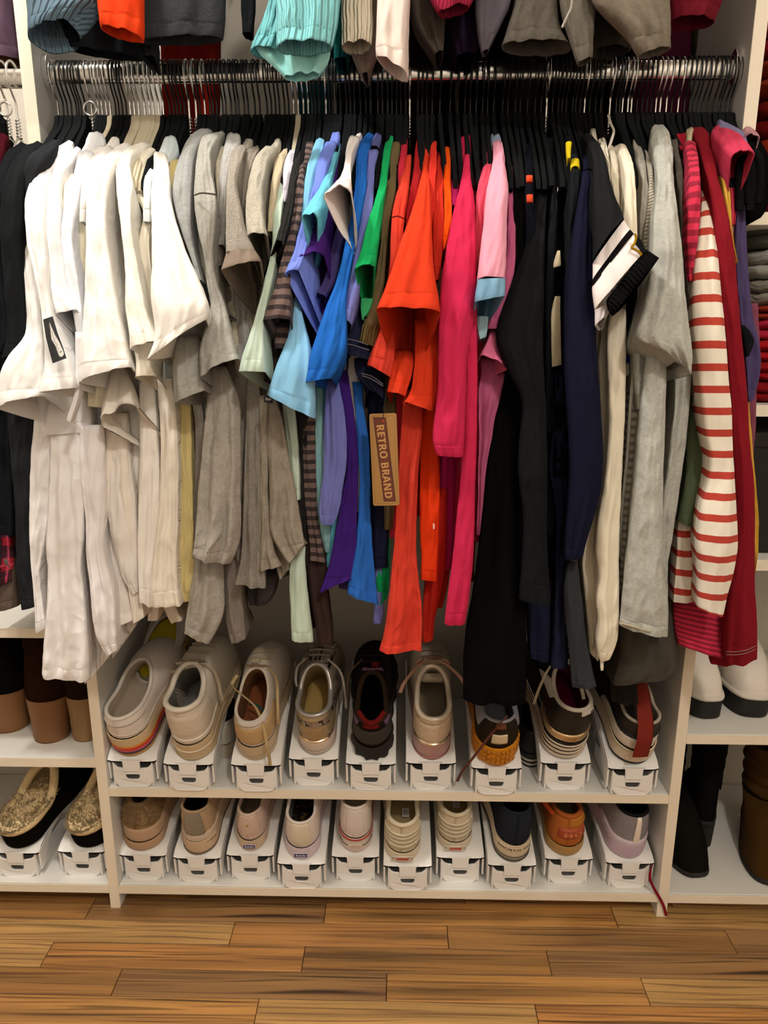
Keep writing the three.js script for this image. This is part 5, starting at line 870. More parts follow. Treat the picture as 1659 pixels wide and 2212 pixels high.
function shoe(name, label, p, key, group) {
  if (key && key[0] === 's' && key !== 's1') { p.cw = (p.cw ?? p.hw * .66) * 1.12; p.cz1 = (p.cz1 ?? -.115) * .9; }
  const o = thing(name, label, 'shoe', [0, 0, 0], group), K = shoeSurface(p), { N, O, C, S, Sf } = K, hs = p.sole, spring = p.spring ?? .006;
  const tread = p.tread ?? 0;
  const soleRing = (y, k) => i => { const q = O[i]; return [q[0] * k, y, q[1] * (k > 1 ? 1 + (k - 1) * .3 : 1) + (1 - k) * (q[2] < .5 ? -.03 : .03)]; };
  const lv = [[0, .93], [.0015, .97], [hs * .3, 1.0], [hs * .62, 1.0], [hs * .92, .985], [hs, .955]];
  const sole = grid(N, lv.length, (i, j) => { const q = soleRing(lv[j][0], lv[j][1])(i); q[1] += spring * sm(.6, 1, O[i][2]); if (tread && j > 0 && j < 4) { const w = Math.sin(i * 2.2) > 0 ? tread : 0; q[0] += Math.sign(q[0]) * w; q[2] += O[i][2] < .1 ? w : 0; } if (p.heelFlare && O[i][2] < .3) { q[2] += p.heelFlare * (1 - j / (lv.length - 1)); } return [...q, i / N * .6, q[1]]; }, true);
  const bot = []; { const g = new THREE.BufferGeometry(), P = [0, .0004, -p.L * .5], I = []; for (let i = 0; i < N; i++) { const q = soleRing(0, .93)(i); P.push(q[0], spring * sm(.6, 1, O[i][2]), q[2] + (p.heelFlare && O[i][2] < .3 ? p.heelFlare : 0)); I.push(0, 1 + i, 1 + (i + 1) % N); } g.setAttribute('position', new THREE.Float32BufferAttribute(P, 3)); g.setAttribute('uv', new THREE.Float32BufferAttribute(new Float32Array(P.length / 3 * 2), 2)); g.setIndex(I); g.computeVertexNormals(); bot.push(g); }
  mesh('sole', mergeGeometries([sole, bot[0]]), p.soleMat, o);
  for (const [y0, y1, m, off] of p.bands ?? []) { const e = 1 + (off ?? .012); mesh('sole_stripe', grid(N, 4, (i, j) => { const yy = [y0, y0, y1, y1][j], kk = [.97, e, e, .97][j]; const q = soleRing(yy, kk)(i); q[1] += spring * sm(.6, 1, O[i][2]); q[2] += O[i][2] < .12 && kk > 1 ? .0009 : 0; return q; }, true), m, o); }
  const nv = 16; mesh('upper', grid(N, nv, (i, j) => { const q = S(i, j / (nv - 1)), t = O[i][2]; return [...q, i / N * .6, q[1] + t * .2]; }, true), p.upMat, o);
  const loop = []; for (let i = 0; i < N; i++) { const c = C[i]; loop.push([c[0], c[2], c[1]]); }
  mesh('collar', tube(loop, p.rim ?? .0032, 90, 8, true), p.rimMat ?? p.upMat, o);
  const inn = [[1, 0], [.93, -.008], [.90, -.025], [.92, 0]];
  const floorY = hs + .009;
  mesh('lining', grid(N, 5, (i, j) => { const c = C[i], k = [1, .94, .92, .95, .9][j], y = j === 0 ? c[2] : j === 1 ? c[2] - .008 : j === 2 ? lerp(c[2], floorY, .5) : j === 3 ? floorY + .006 : floorY, zc = (p.cz0 ?? -.008) * .5 + (p.cz1 ?? -.115) * .5; return [c[0] * k * (j > 2 ? 1.02 : 1), y, zc + (c[1] - zc) * k - (j > 1 && c[3] > .6 ? .02 * (j - 1) : 0)]; }, true), p.linMat, o);
  { const s = new THREE.Shape(); C.forEach((c, i) => { const x = c[0] * .95, y = c[1] - (c[3] > .6 ? .05 : 0); i ? s.lineTo(x, -y) : s.moveTo(x, -y); }); const g = new THREE.ShapeGeometry(s, 4); g.rotateX(-Math.PI / 2); g.translate(0, floorY + .001, 0); mesh('insole', g, p.insoleMat ?? p.linMat, o); }
  const patch = (nm, f0, f1, v0, v1, m, off = .0012, lab) => { const g = grid(19, 9, (i, j) => { const f = lerp(f0, f1, i / 18), v = lerp(v0, v1, j / 8), a = Sf(f, v), b = Sf(f + .2, v), c = v > .97 ? Sf(f, v - .02).map((q, h) => 2 * a[h] - q) : Sf(f, v + .02); const du = V(b[0] - a[0], b[1] - a[1], b[2] - a[2]), dv = V(c[0] - a[0], c[1] - a[1], c[2] - a[2]), n = du.cross(dv).normalize(); const cc = V(a[0], 0, a[2] + p.L * .4); if (n.dot(cc) < 0 && n.y < .6) n.negate(); if (n.y < -.2) n.negate(); const edge = (i === 0 || i === 18 || j === 0 || j === 8) ? -.3 : 1; return [a[0] + n.x * off * edge, a[1] + n.y * off * edge, a[2] + n.z * off * edge, i / 18, j / 8]; }); const me = mesh(nm, g, m, o); if (lab) me.userData.label = lab; return me; };
  o.userData.extra = undefined; delete o.userData.extra;
  if (p.detail) p.detail({ o, patch, S, Sf, N, C, O, p });
  if (key) { const g = ORG[key], row1 = key[0] === 's', sl = row1 ? SLOPE1 : SLOPE2; o.position.set(g.position.x + (p.dx ?? 0), g.position.y + DECKH + .001 + (p.dy ?? 0), g.position.z - .006 + (p.dz ?? 0)); o.rotation.order = 'YXZ'; o.rotation.set(sl, p.yaw ?? 0, 0); }
  return o;
}
// heel centre is index 0 (and N); patches around the heel run from -k to +k
const label1 = (text, fg, bg, font = 'bold 44px sans-serif', w = 256, h = 64) => new THREE.MeshStandardMaterial({ roughness: .6, side: THREE.DoubleSide, map: printTex(w, h, (x) => { x.fillStyle = bg; x.fillRect(0, 0, w, h); x.fillStyle = fg; x.font = font; x.textAlign = 'center'; x.textBaseline = 'middle'; x.fillText(text, w / 2, h / 2 + 2, w * .84); }) });
function plaque(o, mat, w, h, pos, tilt = 0, r = .0012) {   // small flat label sewn or glued to a heel, lettering upright
  const g = new THREE.Group(); const b = mesh('label', box(w, h, .0012, 0, 0, 0, .0005), std('#eee6dc', .6), o); b.position.set(...pos); b.rotation.x = tilt; const f = new THREE.PlaneGeometry(w * .98, h * .96).translate(0, 0, .0008); mesh('print', f, mat, b); return b;
}
const lace = (o, pts, m, w = .006) => mesh('lace', flatTube(pts, w, .0014, 60), m, o);
const soft = c => { const k = col(c), h = {}; k.getHSL(h); return h.l > .3 ? k.setHSL(h.h, h.s * .78, Math.min(.9, h.l + (1 - h.l) * .14)) : k; };
const leather = (c, r = .5, e = {}) => new THREE.MeshPhysicalMaterial({ color: soft(c), roughness: r, side: THREE.DoubleSide, bumpMap: crumple, bumpScale: .0008, ...e });
const cloth = (c, k = 'smooth') => fab(c, k);
const eyelets = (A, m, n = 4) => {   // laces across the throat
  const { o, C, p, S, N } = A; for (let k = 0; k < n; k++) { const v = .93 - k * .13, q = S(N / 2 - 5 + 0, v), r = S(N / 2 + 5, v); mesh('lace', flatTube([[q[0] * 1.0, q[1] + .003, q[2]], [(q[0] + r[0]) / 2, Math.max(q[1], r[1]) + .009, (q[2] + r[2]) / 2 + .003], [r[0], r[1] + .003, r[2]]], .006, .002, 16), m, o); }
};
const tongue = (A, m, w = .024, h = .03) => { const { o, p } = A; const z = (p.cz1 ?? -.115), y = (p.hf ?? p.hb * 1.02); mesh('tongue', grid(9, 9, (i, j) => { const u = i / 8 * 2 - 1, t = j / 8; return [u * w * (1 - .25 * t * t), y - .012 + t * h + .004 * (1 - u * u), z - .006 + t * .016 + .006 * u * u * -1]; }), m, o); };

shoe('clog', 'white slip-on clog with a rainbow-striped gum sole, first in the upper shoe row', { L: .262, hw: .043, bw: .050, sole: .052, hb: .100, hm: .092, hf: .112, cz0: -.012, cz1: -.15, cw: .035, rim: .004, dx: -.010, yaw: -.14, dz: .0,
  soleMat: std('#b98f4a', .6), bands: [[.0110, .0155, std('#3b3350', .6)], [.0156, .0205, std('#c4556a', .6)], [.0206, .0260, std('#d23a22', .6)], [.0261, .0320, std('#e08a2c', .6)], [.0321, .0525, std('#d8c098', .6)]],
  upMat: leather('#e2d2c2', .55), linMat: cloth('#b7a895'), insoleMat: cloth('#a79a88'),
  detail: A => { A.patch('heel_seam', -9, 9, .50, .55, leather('#cdbba8', .6), .0016); A.patch('foxing', -16, 16, .0, .14, leather('#d8c4ae', .6), .0016); } }, 's1');
{ // second clog of the pair, toe end showing behind
  const o = shoe('clog', 'matching white clog with yellow insole lying behind the rainbow-soled one', { L: .20, hw: .042, bw: .046, sole: .02, hb: .032, hm: .034, hf: .04, cz0: -.012, cz1: -.17, cw: .036, soleMat: std('#b98f4a', .6), upMat: leather('#c9bcae', .6), linMat: cloth('#a79a88'), insoleMat: cloth('#b7a61c') });
  o.position.set(atZ(352, 1385, -.22).x, ORG.s1.position.y + DECKH + .075, -.115); o.rotation.set(.62, -.1, 0);
}
shoe('sneaker', 'cream chunky leather sneaker with thick laces, second in the upper shoe row', { L: .27, hw: .041, bw: .050, sole: .044, hb: .138, hm: .130, hf: .148, cz0: -.010, cz1: -.125, cw: .030, rim: .0055, dx: .004, yaw: -.06,
  soleMat: std('#cdb894', .5), bands: [[.001, .006, std('#b7a27e', .5)], [.024, .0265, std('#e9dcc4', .4)]], upMat: leather('#e0d2b8', .42), linMat: cloth('#a39c92', 'rib'), insoleMat: cloth('#8b857c', 'tweed'),
  detail: A => { const m = leather('#dcc9a9', .38), l = cloth('#bfb29c'); A.patch('heel_panel', -11, 11, .12, .66, m, .0022); A.patch('heel_stripe', -12, 12, .02, .10, leather('#e6d8bc', .35), .002); eyelets(A, l, 4); tongue(A, cloth('#9c9287'), .026, .03);
    lace(A.o, [[-.035, .142, -.115], [-.01, .150, -.112], [.012, .148, -.110], [.040, .140, -.105], [.050, .118, -.095], [.052, .095, -.088], [.054, .075, -.085]], l, .007); lace(A.o, [[-.045, .128, -.105], [-.02, .140, -.103], [.0, .146, -.106], [.02, .142, -.108]], l, .007); } }, 's2');
shoe('sneaker', 'tan suede-heeled cream sneaker with long untied laces, third in the upper row', { L: .262, hw: .0385, bw: .046, sole: .040, hb: .102, hm: .108, hf: .132, cz0: -.012, cz1: -.13, cw: .027, rim: .003, dx: -.004, yaw: -.05,
  soleMat: std('#c9b594', .55), bands: [[.018, .0195, std('#b09c7c', .5)]], upMat: leather('#d2c3ab', .6), rimMat: cloth('#ddd0c0'), linMat: cloth('#6f4a2e'), insoleMat: leather('#7d4320', .6),
  detail: A => { A.patch('heel_counter', -12, 12, .02, .62, new THREE.MeshPhysicalMaterial({ color: col('#bf9f70'), roughness: .95, sheen: .5, sheenColor: col('#e0c49a'), side: THREE.DoubleSide }), .002, 'tan suede heel counter'); A.patch('heel_tab', -5, 9, .70, 1.0, leather('#e2d2c6', .5), .003); tongue(A, cloth('#b8a68a'), .024, .026); eyelets(A, cloth('#b9a67f'), 4); mesh('tongue_loop', box(.016, .008, .006, 0, .152, -.118, .002), cloth('#d8c8ae'), A.o);
    const l = cloth('#c6ae80'); lace(A.o, [[-.036, .128, -.10], [-.044, .118, -.085], [-.02, .118, -.062], [.008, .110, -.042], [.026, .088, -.016], [.034, .060, .006], [.036, .035, .012], [.035, .008, .014]], l, .0065); lace(A.o, [[.02, .138, -.115], [.04, .130, -.095], [.046, .098, -.062], [.047, .075, -.045], [.046, .060, -.042]], l, .006);
    mesh('cord', tube([[-.012, .080, -.07], [0, .092, -.062], [.014, .088, -.055], [.026, .076, -.045]], .0022, 24, 8), cloth('#24564c'), A.o); } }, 's3');
const snake = new THREE.MeshPhysicalMaterial({ color: col('#ffffff'), roughness: .34, metalness: .35, side: THREE.DoubleSide, map: rep(dataTex(128, (x, y) => { const k = Math.abs(per(x, y, 9)) < .12 && per(x + .3, y, 3) > .05 ? .25 : 1; return [.64 * k, .58 * k, .50 * k]; }, true), 5, 5) });
shoe('sneaker', 'metallic silver snake-print sneaker, fourth in the upper row', { L: .258, hw: .037, bw: .045, sole: .036, hb: .108, hm: .108, hf: .135, cz0: -.010, cz1: -.125, cw: .029, rim: .005, dx: .004, yaw: -.03,
  soleMat: std('#dccabb', .5), bands: [[.004, .006, std('#a89a8e', .5), .004], [.014, .016, std('#a89a8e', .5), .004]], upMat: snake, rimMat: new THREE.MeshPhysicalMaterial({ color: col('#a9a29c'), roughness: .3, metalness: .5 }), linMat: cloth('#8a7448'), insoleMat: cloth('#a68a50'),
  detail: A => { A.patch('heel_counter', -10, 10, .04, .40, new THREE.MeshPhysicalMaterial({ color: col('#b39a72'), roughness: .3, metalness: .5, side: THREE.DoubleSide }), .002, 'champagne metallic heel counter'); A.patch('heel_clip', -5, 5, -.06, .03, new THREE.MeshPhysicalMaterial({ color: col('#d8b890'), metalness: .9, roughness: .2, side: THREE.DoubleSide }), .0026, 'polished gold heel clip'); A.patch('heel_tab', -7, 7, .62, .92, new THREE.MeshPhysicalMaterial({ color: col('#b7a684'), roughness: .35, metalness: .35, side: THREE.DoubleSide }), .002);
    tongue(A, new THREE.MeshPhysicalMaterial({ color: col('#8f8a86'), metalness: .6, roughness: .3, side: THREE.DoubleSide }), .030, .024); const l = cloth('#a59b90'); eyelets(A, l, 5); lace(A.o, [[-.02, .148, -.115], [-.036, .140, -.10], [-.040, .118, -.085], [-.038, .105, -.08]], l, .005); lace(A.o, [[.02, .148, -.115], [.045, .130, -.10], [.055, .090, -.08], [.056, .055, -.07]], l, .005); } }, 's4');
shoe('trail_shoe', 'black trail shoe with red lining and lilac heel tabs, fifth in the upper row', { L: .265, hw: .039, bw: .047, sole: .036, hb: .098, hm: .095, hf: .128, cz0: -.012, cz1: -.12, cw: .026, rim: .005, dx: .002, tread: .0035,
  soleMat: std('#1f1a16', .85), bands: [], upMat: cloth('#2b2421', 'rib'), rimMat: cloth('#34291f'), linMat: cloth('#120d0d'), insoleMat: cloth('#0b0809'),
  detail: A => { const red = cloth('#6a1414'), li = cloth('#7d6286'); A.patch('heel_panel', -12, 12, .04, .52, leather('#2e2723', .7), .002); A.patch('heel_tab', -3, 3, .62, 1.0, red, .003, 'red pull tab'); A.patch('tab_strip', -8.5, -5, .55, .86, li, .0024, 'lilac strip'); A.patch('tab_strip', 5, 8.5, .55, .86, li, .0024, 'lilac strip'); tongue(A, li, .022, .03); mesh('tongue_loop', box(.014, .022, .005, .006, .145, -.108, .002), red, A.o); mesh('red_rim', tube([[-.024, .108, -.03], [-.012, .102, -.015], [0, .100, -.010], [.012, .102, -.015], [.024, .108, -.03]], .0045, 20, 8), red, A.o); eyelets(A, cloth('#3a2226'), 4); lace(A.o, [[-.02, .15, -.12], [-.045, .13, -.10], [-.048, .09, -.08]], cloth('#4a3b2c'), .005); } }, 's5');
const gold = leather('#cdb79a', .32, { metalness: .25 });
shoe('sneaker', 'champagne leather sneaker tied with a pink lace bow, sixth in the upper row', { L: .262, hw: .0375, bw: .046, sole: .040, hb: .108, hm: .120, hf: .138, cz0: -.010, cz1: -.125, cw: .029, rim: .005, dx: .002,
  soleMat: std('#b58d88', .35), bands: [[.0, .004, std('#a06a62', .4)]], upMat: leather('#b9aa94', .5), rimMat: gold, linMat: cloth('#8a7c66'), insoleMat: cloth('#8a7d66'),
  detail: A => { A.patch('heel_counter', -11, 11, .04, .66, leather('#cfb48e', .4), .002, 'warm beige heel counter'); A.patch('heel_tab', -9, 9, .70, .98, leather('#c6ab80', .45), .0032); A.patch('heel_clip', -6, 6, -.04, .04, new THREE.MeshPhysicalMaterial({ color: col('#e0c8a8'), metalness: .8, roughness: .2, side: THREE.DoubleSide }), .003, 'shiny gold heel clip'); A.patch('sole_emblem', -12, -8, -.30, -.06, std('#b0483f', .4), .003, 'red emblem on the clear sole'); A.patch('sole_emblem', 8, 12, -.30, -.06, std('#b0483f', .4), .003, 'red emblem on the clear sole');
    tongue(A, cloth('#a3957c'), .028, .036); mesh('tongue_pad', box(.046, .012, .018, 0, .118, -.10, .005), cloth('#b3a58c'), A.o); const l = cloth('#b48a78'); eyelets(A, cloth('#8f7a70'), 3); lace(A.o, [[0, .152, -.122], [-.018, .160, -.112], [-.030, .153, -.106], [-.014, .149, -.116], [0, .152, -.122]], l, .006); lace(A.o, [[0, .152, -.122], [.018, .160, -.112], [.032, .152, -.106], [.014, .149, -.116], [0, .152, -.122]], l, .006); lace(A.o, [[0, .153, -.122], [-.03, .150, -.098], [-.055, .130, -.075], [-.062, .112, -.068]], l, .007); lace(A.o, [[0, .153, -.122], [.03, .152, -.100], [.056, .135, -.08], [.066, .112, -.07]], l, .007); } }, 's6');
shoe('running_shoe', 'running shoe with a honeycombed yellow sole under the black trousers', { L: .27, hw: .043, bw: .051, sole: .046, hb: .112, hm: .10, hf: .125, cz0: -.012, cz1: -.12, cw: .028, dx: 0, tread: .0016, heelFlare: .006,
  soleMat: std('#c98410', .45), bands: [], upMat: cloth('#3a322b', 'rib'), rimMat: cloth('#8b8a8e'), linMat: cloth('#3b3a3c'),
  detail: A => { A.patch('heel_cup', -6, 6, .0, .58, cloth('#4a3d2c', 'rib'), .003); A.patch('side_panel', -13, -6, .30, .95, cloth('#8f8f95'), .0024, 'grey side panel'); A.patch('side_panel', 6, 13, .30, .95, cloth('#8f8f95'), .0024, 'grey side panel'); A.patch('heel_tab', -1.7, 1.7, .62, .86, cloth('#c07a60', 'rib'), .005, 'coral pull tab'); A.patch('reflector', -2, 2, .12, .46, std('#d8c7a4', .3), .005, 'pale reflector with a tick'); 
    for (let r = 0; r < 3; r++) for (let k = -9; k <= 9; k++) { const q = A.O[((k + A.N) % A.N)], y = .010 + r * .012, cx = q[0] * 1.01, cz = q[1] + (Math.abs(k) < 5 ? .006 * (1 - y / .046) + .0012 : .0008); const m = mesh('sole_lug', new RoundedBoxGeometry(.0062, .0082, .004, 1, .0012), std('#b8730c', .5), A.o); m.position.set(cx, y + (k % 2 ? .003 : 0), cz); m.rotation.y = Math.atan2(q[0] * 1.2, q[1] + .045); } 
    lace(A.o, [[.012, .12, -.02], [-.012, .105, .0], [-.035, .07, .012], [-.052, .03, .014], [-.066, .0, .016], [-.074, -.03, .018]], striped([['#1d1b22', 60], ['#b0563a', 40]], .008), .0055); } }, 's7');
{ const w = std('#d5c6b0', .55), k = std('#15120f', .7);
  shoe('platform_sneaker', 'black satin platform sneaker with triple white sole stripes, eighth in the row', { L: .27, hw: .044, bw: .050, sole: .048, hb: .132, hm: .126, hf: .145, cz0: -.012, cz1: -.13, cw: .030, rim: .004, dx: .004, yaw: .10,
    soleMat: k, bands: [[.004, .011, w], [.016, .022, w], [.027, .033, w], [.038, .041, w]], upMat: leather('#100e0c', .45), rimMat: cloth('#cfc4b4'), linMat: cloth('#5a1028'), insoleMat: cloth('#6e1433'),
    detail: A => { A.patch('heel_clip', -11, 8, .0, .16, new THREE.MeshPhysicalMaterial({ color: col('#d9b98a'), metalness: .85, roughness: .22, side: THREE.DoubleSide }), .003, 'gold heel clip'); A.patch('heel_tab', 1, 8, .66, 1.0, leather('#d8cbbb', .5), .003, 'white heel tab'); const em = label1('B', '#1b1b24', '#e0d8d0', 'bold 56px serif', 64, 64); A.patch('heel_emblem', 3, 6, .70, .84, em, .0045); const l = cloth('#c6b99f'); A.patch('side_overlay', -17, -10, .55, .98, leather('#cabda8', .5), .002, 'white eyelet overlay'); tongue(A, cloth('#1a1613'), .026, .03); eyelets(A, l, 4); lace(A.o, [[-.01, .158, -.12], [-.035, .150, -.10], [-.055, .11, -.08], [-.062, .08, -.07]], l, .006); lace(A.o, [[.0, .158, -.12], [.01, .155, -.09], [.02, .13, -.06], [.024, .115, -.05]], l, .007);
      mesh('stitching', tube([[.030, .085, -.02], [.036, .075, -.05], [.044, .078, -.08], [.046, .090, -.10]].map(q => [-q[0] - .002, q[1], q[2]]), .0006, 20, 5), cloth('#8f8a84'), A.o); } }, 's8');
  shoe('platform_sneaker', 'black-and-white sneaker with a red cloth strip over its heel, last in the row', { L: .262, hw: .042, bw: .047, sole: .040, hb: .108, hm: .10, hf: .125, cz0: -.012, cz1: -.12, cw: .030, dx: .006, yaw: .08,
    soleMat: k, bands: [[.010, .034, w, .01], [.036, .040, std('#cdbd9f', .5)]], upMat: leather('#1b1714', .55), rimMat: cloth('#b7ab98'), linMat: cloth('#8f8678'), insoleMat: cloth('#4a4440'),
    detail: A => { A.patch('heel_swoop', -14, 12, .0, .30, leather('#d8cab2', .5), .002, 'cream heel swoop'); A.patch('heel_swoop', -12, 10, .33, .40, leather('#0f0d0b', .5), .0024); const rd = cloth('#7a2a20', 'smooth'); const st = mesh('red_strip', flatTube([[-.004, .145, -.09], [-.003, .137, -.055], [-.006, .118, -.014], [-.007, .09, .005], [-.008, .06, .011], [-.008, .045, .013]], .030, .003, 40), rd, A.o); st.userData.label = 'brick-red cloth strip hanging over the heel'; tongue(A, cloth('#0f0d0c'), .026, .03); eyelets(A, cloth('#8c8474'), 3); } }, 's9'); }
// ---- lower row
shoe('slipper', 'fluffy tan fleece slipper, first in the lower shoe row', { L: .235, hw: .042, bw: .047, sole: .024, hb: .098, hm: .10, hf: .105, cz0: -.03, cz1: -.12, cw: .024, puff: .10, soleMat: std('#b9997a', .8), upMat: fab('#b08d62', 'tweed'), linMat: cloth('#5c4a38'), rim: .006, dx: -.006,
  detail: A => { A.patch('suede_band', -16, 16, -.02, .30, fab('#bfa185', 'smooth'), .002, 'smooth suede band'); const tip = new THREE.ConeGeometry(.0011, .007, 4).translate(0, .0035, 0), im = new THREE.InstancedMesh(tip, fab('#b8966a', 'smooth'), 1500), q = new THREE.Object3D(); for (let i = 0; i < 1500; i++) { const f = rr(-17, 17), v = rr(.32, .98), a = A.Sf(f, v); q.position.set(...a); q.rotation.set(rr(.2, 1.6), 0, -Math.atan2(a[0], .03) + rr(-.7, .7)); q.scale.setScalar(rr(.7, 1.3)); q.updateMatrix(); im.setMatrixAt(i, q.matrix); } im.name = 'fleece_pile'; im.userData.kind = 'stuff'; A.o.add(im); } }, 'A');
const MK = (fg, bg) => label1('MICHAEL KORS', fg, bg, 'bold 30px sans-serif', 256, 48);
shoe('slip_on', 'beige suede slip-on with a speckled heel stripe, second in the lower row', { L: .245, hw: .036, bw: .044, sole: .034, hb: .105, hm: .10, hf: .11, cz0: -.014, cz1: -.09, cw: .028, soleMat: std('#d0b596', .6), bands: [[.0, .003, std('#6f5a44', .7)]], upMat: fab('#b09779', 'smooth'), linMat: cloth('#1d1a17'),
  detail: A => { A.patch('heel_stripe', -3.4, 3.4, .05, 1.0, fab('#cdbb9d', 'tweed'), .002, 'speckled heel stripe'); A.patch('rubber_foxing', -18, 18, -.05, .16, leather('#d2b898', .5), .002); A.patch('letter_panel', -7, 7, -.32, -.08, MK('#55463a', '#cdb292'), .0035); } }, 'B');
const KEDS = label1('Keds', '#e8e6f2', '#1d2a78', 'bold 46px sans-serif', 128, 56);
shoe('canvas_shoe', 'blush pink canvas shoe with a blue heel label, third in the lower row', { L: .24, hw: .0315, bw: .040, sole: .030, hb: .092, hm: .08, hf: .09, cz0: -.012, cz1: -.11, cw: .024, soleMat: std('#cfb79d', .5), upMat: leather('#cfae98', .5), linMat: cloth('#7b6f5c'), 
  detail: A => { A.patch('heel_strip', -4.5, 4.5, .08, 1, leather('#cfab92', .42), .002); const b = plaque(A.o, KEDS, .024, .0105, [0, .018, .0022]); const d = mesh('rivet', new THREE.SphereGeometry(.0024, 12, 8), new THREE.MeshStandardMaterial({ color: col('#b08a3a'), metalness: .8, roughness: .4 }), A.o); const q = A.S(0, .5); d.position.set(q[0], q[1], q[2] + .002); } }, 'C');
const leopard = fab('#ffffff', 'smooth', { map: rep(dataTex(96, (x, y) => { const a = per(x, y, 6); return Math.abs(a) < .22 ? [.07, .05, .04] : a > .22 ? [.30, .22, .12] : [.18, .14, .10]; }, true), 14, 14) });
shoe('slip_on', 'lavender-white slip-on with leopard lining and cream heel strip', { L: .245, hw: .036, bw: .044, sole: .032, hb: .092, hm: .095, hf: .10, cz0: -.012, cz1: -.10, cw: .029, soleMat: std('#d9cbd6', .5), upMat: leather('#dfcbc0', .55), linMat: leopard, insoleMat: leopard, 
  detail: A => { A.patch('heel_strip', -3.6, 3.6, .0, 1, leather('#e2d2ac', .55), .002, 'cream heel strip'); plaque(A.o, KEDS, .026, .011, [0, .017, .0022]); } }, 'D');
shoe('canvas_shoe', 'white canvas shoe with a thin red line around its heel, fifth in the lower row', { L: .24, hw: .0345, bw: .042, sole: .040, hb: .115, hm: .10, hf: .11, cz0: -.012, cz1: -.10, cw: .027, soleMat: std('#e3d2c4', .5), bands: [[.0355, .038, std('#a8392c', .6), .016]], upMat: leather('#e4d3c6', .6), linMat: cloth('#c7b7a6'),
  detail: A => { A.patch('heel_strip', -3.2, 3.2, .05, 1, leather('#e8d8cc', .55), .0016); for (const e of [-1, 1]) mesh('side_line', tube([[e * .0145, .024, .0015], [e * .024, .026, -.004], [e * .0335, .031, -.02]], .0008, 12, 5), std('#33302e', .6), A.o); const f = new THREE.MeshStandardMaterial({ roughness: .6, map: printTex(192, 44, (x, w, h) => { x.fillStyle = '#e3d2c4'; x.fillRect(0, 0, w, h); x.strokeStyle = '#c77f70'; x.lineWidth = 5; for (let i = 0; i < 9; i++) { x.beginPath(); x.moveTo(20 + i * 18, 32 - (i % 3) * 4); x.lineTo(28 + i * 18, 14 + (i % 2) * 4); x.lineTo(33 + i * 18, 30); x.stroke(); } }) }); plaque(A.o, f, .026, .006, [0, .024, .0018]); } }, 'E');
const redLogo = new THREE.MeshStandardMaterial({ roughness: .6, map: printTex(256, 80, (x) => { x.fillStyle = '#e4d8c4'; x.fillRect(0, 0, 256, 80); x.strokeStyle = '#2b2826'; x.lineWidth = 6; x.beginPath(); x.moveTo(62, 12); x.lineTo(8, 8); x.lineTo(8, 44); x.lineTo(52, 52); x.moveTo(194, 12); x.lineTo(248, 8); x.lineTo(248, 44); x.lineTo(204, 52); x.stroke(); x.fillStyle = '#b03226'; x.beginPath(); x.moveTo(62, 26); x.lineTo(208, 26); x.lineTo(194, 72); x.lineTo(48, 72); x.closePath(); x.fill(); x.strokeStyle = '#e4b8a8'; x.lineWidth = 4; for (let i = 0; i < 6; i++) { x.beginPath(); x.moveTo(80 + i * 20, 34); x.lineTo(72 + i * 20, 64); x.stroke(); } }) });
const ribbed = (label, key, ex) => shoe('canvas_sneaker', label, { L: .245, hw: .037, bw: .044, sole: .026, hb: .098, hm: .08, hf: .098, cz0: -.008, cz1: -.13, cw: .031, rim: .0045, soleMat: std('#ddd0b6', .5), upMat: fab('#d8ccb0', 'smooth'), linMat: cloth('#a3926a'), insoleMat: cloth('#9c8a60'), ...ex,
  detail: A => { for (const v of [.10, .22, .34, .46]) A.patch('heel_pleat', -9, 9, v, v + .07, fab('#dccfb4', 'smooth'), .0026); plaque(A.o, redLogo, .042, .0125, [0, .016, .0026]); const tagm = new THREE.MeshStandardMaterial({ roughness: .7, map: printTex(64, 96, (x, w, h) => { x.fillStyle = '#c8c6bf'; x.fillRect(0, 0, w, h); x.fillStyle = '#5f6470'; for (let i = 0; i < 4; i++) { x.fillRect(14, 14 + i * 18, 14, 10); x.fillRect(34, 14 + i * 18, 12 + (i % 2) * 4, 10); } }) }); const t = mesh('size_label', new THREE.PlaneGeometry(.014, .022).rotateX(-Math.PI / 2).translate(.006, .042, -.085), tagm, A.o); tongue(A, fab('#d8ccb0', 'smooth'), .026, .028); lace(A.o, [[-.018, .108, -.115], [0, .114, -.108], [.016, .108, -.098], [.024, .098, -.085]], cloth('#d9cdb4'), .006); } }, key);
ribbed('left one of two off-white canvas sneakers with a red heel emblem', 'F', { dx: -.010, dz: .002 });
ribbed('right one of two off-white canvas sneakers with a red heel emblem', 'G', { dx: -.010, dz: -.004 });
shoe('slip_on', 'navy slip-on with a white lettered heel and grey sole lines', { L: .25, hw: .037, bw: .045, sole: .044, hb: .12, hm: .11, hf: .12, cz0: -.014, cz1: -.09, cw: .028, dx: .006, yaw: .08, soleMat: std('#d2c3a6', .5), bands: [[.0, .004, std('#4a463f', .6)], [.010, .0125, std('#57524a', .6), .016]], upMat: fab('#262a33', 'smooth'), linMat: cloth('#14161c'), detail: A => { A.patch('letter_panel', -6, 6.5, -.46, -.14, MK('#26221e', '#d5c6aa'), .004); } }, 'H');
